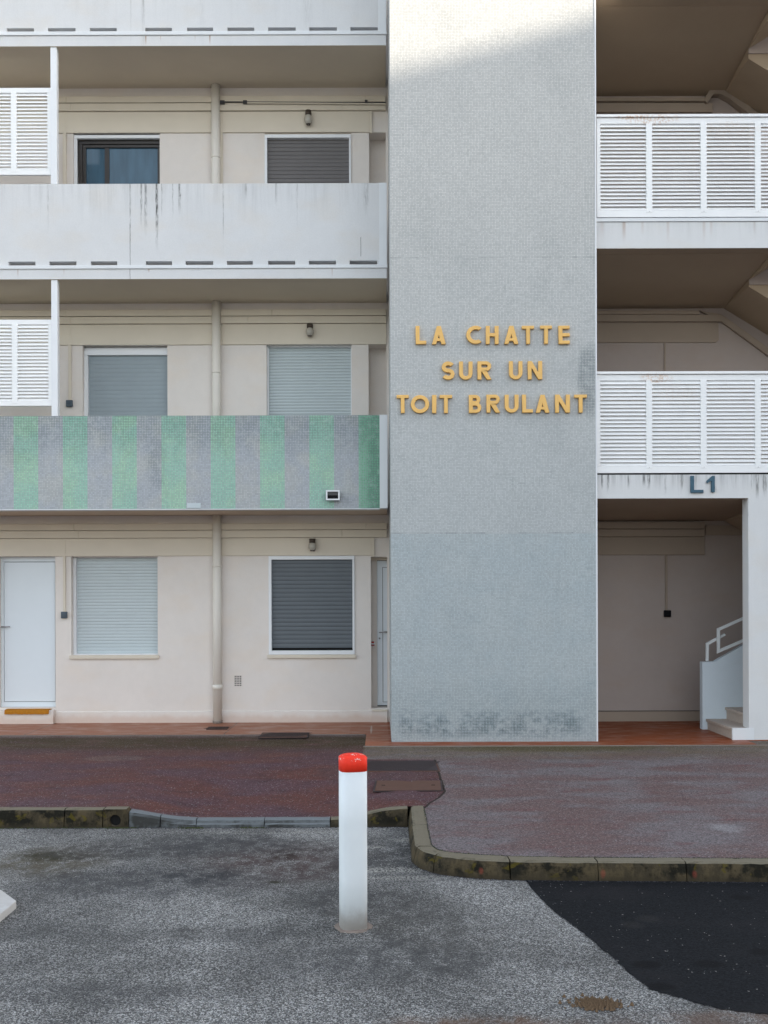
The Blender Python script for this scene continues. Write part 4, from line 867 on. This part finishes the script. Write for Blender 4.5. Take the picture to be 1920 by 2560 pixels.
# vent grille 4 x 6 holes
vs_ = 178.8; vg = empty('vent_grille', 'small pierced ventilation grille low on the wall right of the drainpipe', 'vent grille', None, (WX(593, 1703, vs_), YW, WZ(593, 1703, vs_)))
hl = [(-.041+.0255*i, -.041+.0255*i+.0165, -.070+.0252*j, -.070+.0252*j+.0165) for i in range(4) for j in range(6)]
MB().wall(-.055, .062, -.085, .083, hl, -.006, .005).build('plate', 'cream_render', vg); MB().box(-.05, .056, -.0008, -.0002, -.078, .078).build('hole_backing', 'black_gap', vg)
# floodlight on the mosaic
fs = F/(YP-.1); fl = empty('floodlight', 'small white framed floodlight mounted low on the green and grey mosaic', 'floodlight', None, (WX(832, 1238, fs), YP, WZ(832, 1238, fs)))
w_, h_ = 34/fs/2, 25/fs/2
MB().wall(-w_, w_, -h_, h_, [(-w_+.018, w_-.018, -h_+.018, h_-.018)], -.11, .04).build('housing', 'white_enamel', fl)
MB().box(-w_+.003, w_-.003, -.069, -.03, -h_+.004, h_-.004, .01).build('body', 'dark_plastic', fl)
MB().box(-w_+.018, w_-.018, -.085, -.080, -h_+.018, h_-.018, 0).build('lens', 'matt_black', fl)
MB().box(-w_+.02, w_-.02, -.09, -.086, 0.0, h_-.019, 0).build('reflector', 'dark_plastic', fl)
MB().box(-.02, .02, -.032, -.001, -.03, .03, .004).build('bracket', 'dark_plastic', fl)
tag(B('number_plate', 'shutter_white', None, WX(468, 1260, SP), WX(502, 1260, SP), YP-.010, YP-.001, WZ(485, 1270, SP), WZ(485, 1258, SP), .002), 'blank pale plate at the bottom edge of the striped mosaic', 'plate')
# red device in the niche
rd = empty('door_tag', 'small dark red device hanging on the side of the door niche', 'tag', None, (GN[0]+.002, YW+.14, WZ(930, 1614, 176)))
MB().box(0, .045, -.02, .02, 0, .018, .003).build('lower_band', 'red_plastic', rd); MB().box(0, .047, -.02, .02, .0185, .035, .003).build('middle_band', 'door_white', rd); MB().box(.002, .04, -.018, .018, .0355, .06, .004).build('upper_part', 'red_plastic', rd)
# doormat draped over the step
def mat_mesh():
    bm = bmesh.new(); xa, xb = WX(8, 1780, 180.5), WX(119, 1780, 180.5)
    prof = [(YW+.09, .204), (YW-.02, .205), (YW-.085, .204), (YW-.112, .196), (YW-.118, .175), (YW-.119, .150)]
    th = .010; NXd = 30; G = []
    for i in range(NXd+1):
        x = xa+(xb-xa)*i/NXd; o = random.uniform(-.003, .003); G.append(([bm.verts.new((x, y, z+o*.3)) for y, z in prof], [bm.verts.new((x, y-(th if k > 2 else 0), z+(th if k <= 3 else 0)+(0 if k < 5 else o))) for k, (y, z) in enumerate(prof)]))
    for (a, A), (b, Bq) in zip(G, G[1:]):
        for k in range(len(prof)-1): bm.faces.new((a[k], b[k], b[k+1], a[k+1])); bm.faces.new((A[k], A[k+1], Bq[k+1], Bq[k]))
        bm.faces.new((a[-1], b[-1], Bq[-1], A[-1])); bm.faces.new((a[0], A[0], Bq[0], b[0]))
    for a, A in (G[0], G[-1]):
        for k in range(len(prof)-1): bm.faces.new((a[k], a[k+1], A[k+1], A[k]))
    bmesh.ops.recalc_face_normals(bm, faces=bm.faces); me = bpy.data.meshes.new('doormat'); bm.to_mesh(me); bm.free(); return me
me = mat_mesh(); me.materials.append(M['coir']); tag(link('doormat', me), 'orange brown coir doormat lying over the edge of the left doorstep', 'doormat')
# covers in the ground
def cover(label, pts, H, mat, rim=True, grip='bars', group=None):
    P = []
    for a, b in pts: s = (b-HY)/(EYE-H); P.append(((a-CX)/s, F/s))
    cx_ = sum(p[0] for p in P)/4; cy_ = sum(p[1] for p in P)/4
    c_ = empty('access_cover', label, 'drain cover', group, (cx_, cy_, H))
    Q = [(p[0]-cx_, p[1]-cy_) for p in P]
    MB().prism(Q, -.004, .003, 'z').build('frame', 'rust_plate' if mat == 'cast_iron' else 'cast_iron', c_)
    MB().prism([(x*.95, y*.92) for x, y in Q], .0034, .007, 'z').build('lid', mat, c_)
    xs_ = [q[0] for q in Q]; ys_ = [q[1] for q in Q]; wd = max(xs_)-min(xs_); dp_ = max(ys_)-min(ys_)
    if grip == 'bars':
        m_ = MB(); k = max(6, int(wd/.028))
        for i in range(k):
            x = min(xs_)+wd*(.07+.86*i/(k-1)); sh = dp_*.12
            m_.prism([(x-.006-sh, -dp_*.36), (x+.006-sh, -dp_*.36), (x+.006+sh, dp_*.36), (x-.006+sh, dp_*.36)], .0072, .0095, 'z')
        o = m_.build('tread_pattern', 'cast_iron', c_); o['kind'] = 'stuff'
    else:
        MB().box(-wd*.38, -wd*.33, -.012, .012, .0072, .0088).build('lift_slot', 'black_gap', c_); MB().box(wd*.33, wd*.38, -.012, .012, .0072, .0088).build('lift_slot', 'black_gap', c_)
cover('large dark ribbed iron cover right behind the bollard', [(893, 1929), (1100, 1929), (1089, 1902), (900, 1902)], -.004, 'cast_iron')
cover('reddish brown plain metal cover nearer the kerb corner', [(931, 1979), (1106, 1978), (1103, 1952.5), (937, 1952)], -.010, 'rust_plate', grip='slots')
cover('dark brown rectangular cover at the terrace edge below the striped balcony', [(644, 1845), (768, 1844), (772, 1831), (655, 1831)], .013, 'rust_plate', grip='bars')
cover('small narrow grate in the terracotta at the foot of the drainpipe', [(514, 1823), (567, 1823), (572, 1816), (520, 1816)], .014, 'rust_plate', grip='bars')

# ---- bollard
bx, by = -.158, 5.70; bo = empty('bollard', 'white rounded square bollard with a red painted top standing in the asphalt', 'bollard', None, (bx, by, -.155))
def sect(w, n_=40, e=3.2, rot=.18):
    return [(math.copysign(abs(math.cos(a))**(2/e), math.cos(a))*w, math.copysign(abs(math.sin(a))**(2/e), math.sin(a))*w) for a in [2*math.pi*i/n_ for i in range(n_)]]
def loft(rings, name, mat, parent):
    bm = bmesh.new(); Rr = []
    for w, z in rings: Rr.append([bm.verts.new((x*math.cos(.2)-y*math.sin(.2), x*math.sin(.2)+y*math.cos(.2), z+random.uniform(-.0005, .0005))) for x, y in sect(w)])
    for a, b in zip(Rr, Rr[1:]):
        for k in range(len(a)): bm.faces.new((a[k], a[(k+1) % len(a)], b[(k+1) % len(a)], b[k]))
    bm.faces.new(Rr[0][::-1]); bm.faces.new(Rr[-1]); bmesh.ops.recalc_face_normals(bm, faces=bm.faces)
    me = bpy.data.meshes.new(name); bm.to_mesh(me); bm.free()
    for p in me.polygons: p.use_smooth = len(p.vertices) == 4
    me.materials.append(M[mat]); return link(name, me, None, parent)
wb = .0775
loft([(wb, -.03), (wb, .3), (wb, .6), (wb, .895)], 'shaft', 'bollard_white', bo)
loft([(wb+.0008, .8955), (wb+.001, .970), (wb-.003, .975), (wb-.018, .983), (wb-.040, .989), (.012, .992)], 'cap', 'bollard_red', bo)
bm = bmesh.new(); Rr = []
for w, z in ((wb-.01, .010), (wb+.008, .008), (wb+.022, .004), (wb+.032, -.004)):
    Rr.append([bm.verts.new((x*(1+.10*math.sin(3*i/40*6.28)+random.uniform(-.09, .09)), y*(1+random.uniform(-.09, .09)), z)) for i, (x, y) in enumerate(sect(w, 40, 2.3))])
for a, b in zip(Rr, Rr[1:]):
    for k in range(40): bm.faces.new((a[k], a[(k+1) % 40], b[(k+1) % 40], b[k]))
bmesh.ops.recalc_face_normals(bm, faces=bm.faces); me = bpy.data.meshes.new('mortar_base'); bm.to_mesh(me); bm.free(); me.materials.append(M['mortar_collar']); link('mortar_base', me, None, bo)
# ---- white block at the left edge
P = [(-2.213, 6.07), (-2.40, 6.31), (-2.62, 6.31), (-2.62, 4.5), (-2.208, 4.5)]
tag(MB().prism(P, -.16, -.108, 'z', bev=.006).build('parking_block', 'bollard_white'), 'white painted concrete block lying on the asphalt at the left', 'parking block')

# ---- small natural litter: stuff
def scatter(name, label, mat, pts, size, flat=.35, zfun=lambda x, y: -.152, kind='stuff', n_=5):
    bm = bmesh.new()
    for x, y in pts:
        r = random.uniform(*size); z = zfun(x, y); a0 = random.random()*6.28; tilt = random.uniform(-.4, .4)
        ring = [bm.verts.new((x+r*math.cos(a0+6.283*k/n_)*random.uniform(.7, 1.1), y+r*math.sin(a0+6.283*k/n_)*random.uniform(.5, 1), z+tilt*r*math.cos(6.283*k/n_)*.5)) for k in range(n_)]
        tp = bm.verts.new((x+random.uniform(-.2, .2)*r, y, z+r*flat))
        for k in range(n_): bm.faces.new((ring[k], ring[(k+1) % n_], tp))
    me = bpy.data.meshes.new(name); bm.to_mesh(me); bm.free(); me.materials.append(M[mat]); o = link(name, me); o['kind'] = kind; o['label'] = label; return o
plain('stone_pale', (.34, .34, .33), .8, .3, var=.35, scale=90); plain('stone_dark', (.05, .05, .055), .8, .3, var=.4, scale=90)
rnd = random.uniform
lx, ly = at_road(1490, 2514)
scatter('leaf_litter', 'clump of dead brown leaves on the asphalt', 'leaf_brown', [(lx+random.gauss(0, .050), ly+random.gauss(0, .030)) for _ in range(420)], (.005, .013), 1.3)
scatter('gravel', 'pale grit scattered over the asphalt', 'stone_pale', [(rnd(-3.2, 1.2), rnd(4, 8.2)) for _ in range(4200)]+[(rnd(-.2, .25), rnd(6.6, 8.2)) for _ in range(380)]+[(rnd(-3.5, .2), 8.2-abs(random.gauss(0, .06))) for _ in range(300)]+[(bx+random.gauss(0, .12), by+random.gauss(0, .1)) for _ in range(90)]+[(rnd(.3, 3), rnd(4.3, 6.5)) for _ in range(200)], (.0018, .0048), .6)
scatter('moss', 'dark moss growing along the kerb joint', 'leaf_green', [(rnd(-3.5, -2.0), 8.212+random.gauss(0, .006)) for _ in range(260)]+[(rnd(-1.15, -.95), 8.20+random.gauss(0, .006)) for _ in range(60)]+[(WX(480, 2060, 304)+random.gauss(0, .05), 8.20+random.gauss(0, .01)) for _ in range(90)]+[(WX(300, 2068, 304)+random.gauss(0, .05), 8.205+random.gauss(0, .01)) for _ in range(70)], (.004, .011), .8, lambda x, y: -.152)
scatter('gravel', 'dark chips scattered over the asphalt', 'stone_dark', [(rnd(-3.2, 1.2), rnd(4, 8.2)) for _ in range(2600)], (.002, .005), .5)
def rim_pts(k):
    out = []
    for _ in range(k): t = rnd(.0, 8); p = at_t(inner, t); out.append((p[0]+random.gauss(0, .004), p[1]+random.gauss(0, .004)))
    return out
scatter('moss', 'moss in the joint between kerb and pavement', 'leaf_green', rim_pts(700)+[(.595+random.gauss(0, .02), 9.35+random.gauss(0, .12)) for _ in range(70)]+[(.60+random.gauss(0, .01), rnd(10, 10.8)) for _ in range(50)]+[(rnd(.1, .5), 10.86+random.gauss(0, .02)) for _ in range(50)], (.003, .009), .5, lambda x, y: pave_z(x, y)-.002)
def foot_pts(k):
    out = []
    for _ in range(k): t = rnd(.7, 8); p = at_t(outer, t); out.append((p[0]-abs(random.gauss(0, .008)), p[1]-.014-abs(random.gauss(0, .012))))
    return out
scatter('gravel', 'dark crumbs of dirt along the kerb foot', 'stone_dark', foot_pts(900)+[(rnd(-4, .2), 8.215-abs(random.gauss(0, .012))) for _ in range(500)], (.003, .009), .5)
scatter('gravel', 'dirt in the joint behind the kerb', 'stone_dark', rim_pts(1500)+[(rnd(-4, .2), 8.343+random.gauss(0, .004)) for _ in range(900)], (.003, .008), .4, lambda x, y: (ktop(x)-.006 if x < .3 else pave_z(x, y)-.002))
# fallen leaves, two
for lab, a, b in (('single green leaf lying by the low part of the kerb', 533, 2066),):
    X_, Y_ = at_road(a, b); tag(MB().prism([(-.05, 0), (-.02, .012), (.03, .016), (.055, .002), (.02, -.014), (-.02, -.012)], 0, .004, 'z').build('leaf', 'leaf_green', loc=(X_, Y_-.01, -.150)), lab, 'leaf')

# ================================================================== NEIGHBOURING WING (off to the right; it shades the courtyard)
nb = empty('neighbour_building', 'cream apartment wing standing far to the right of the parking court', 'building', None, (26, 0, 0))
RZ = 14.85
nbh = [(-22+4.2*i, -22+4.2*i+1.6, 1.0+3.0*j, 2.4+3.0*j) for i in range(8) for j in range(5)]
MB().wall(-24, 11.6, -.155, RZ, nbh, 0, .3).build('wall', 'far_render', nb)
o = nb.children[0]; o.matrix_local = Matrix.Rotation(R(90), 4, 'Z')
MB().box(.31, 10, -24, 11.6, -.155, RZ-.01, 0).build('core', 'far_render', nb)
for h in nbh:
    MB().box(-.2, -.15, h[0], h[1], h[2], h[3], 0).build('window', 'far_glass', nb)
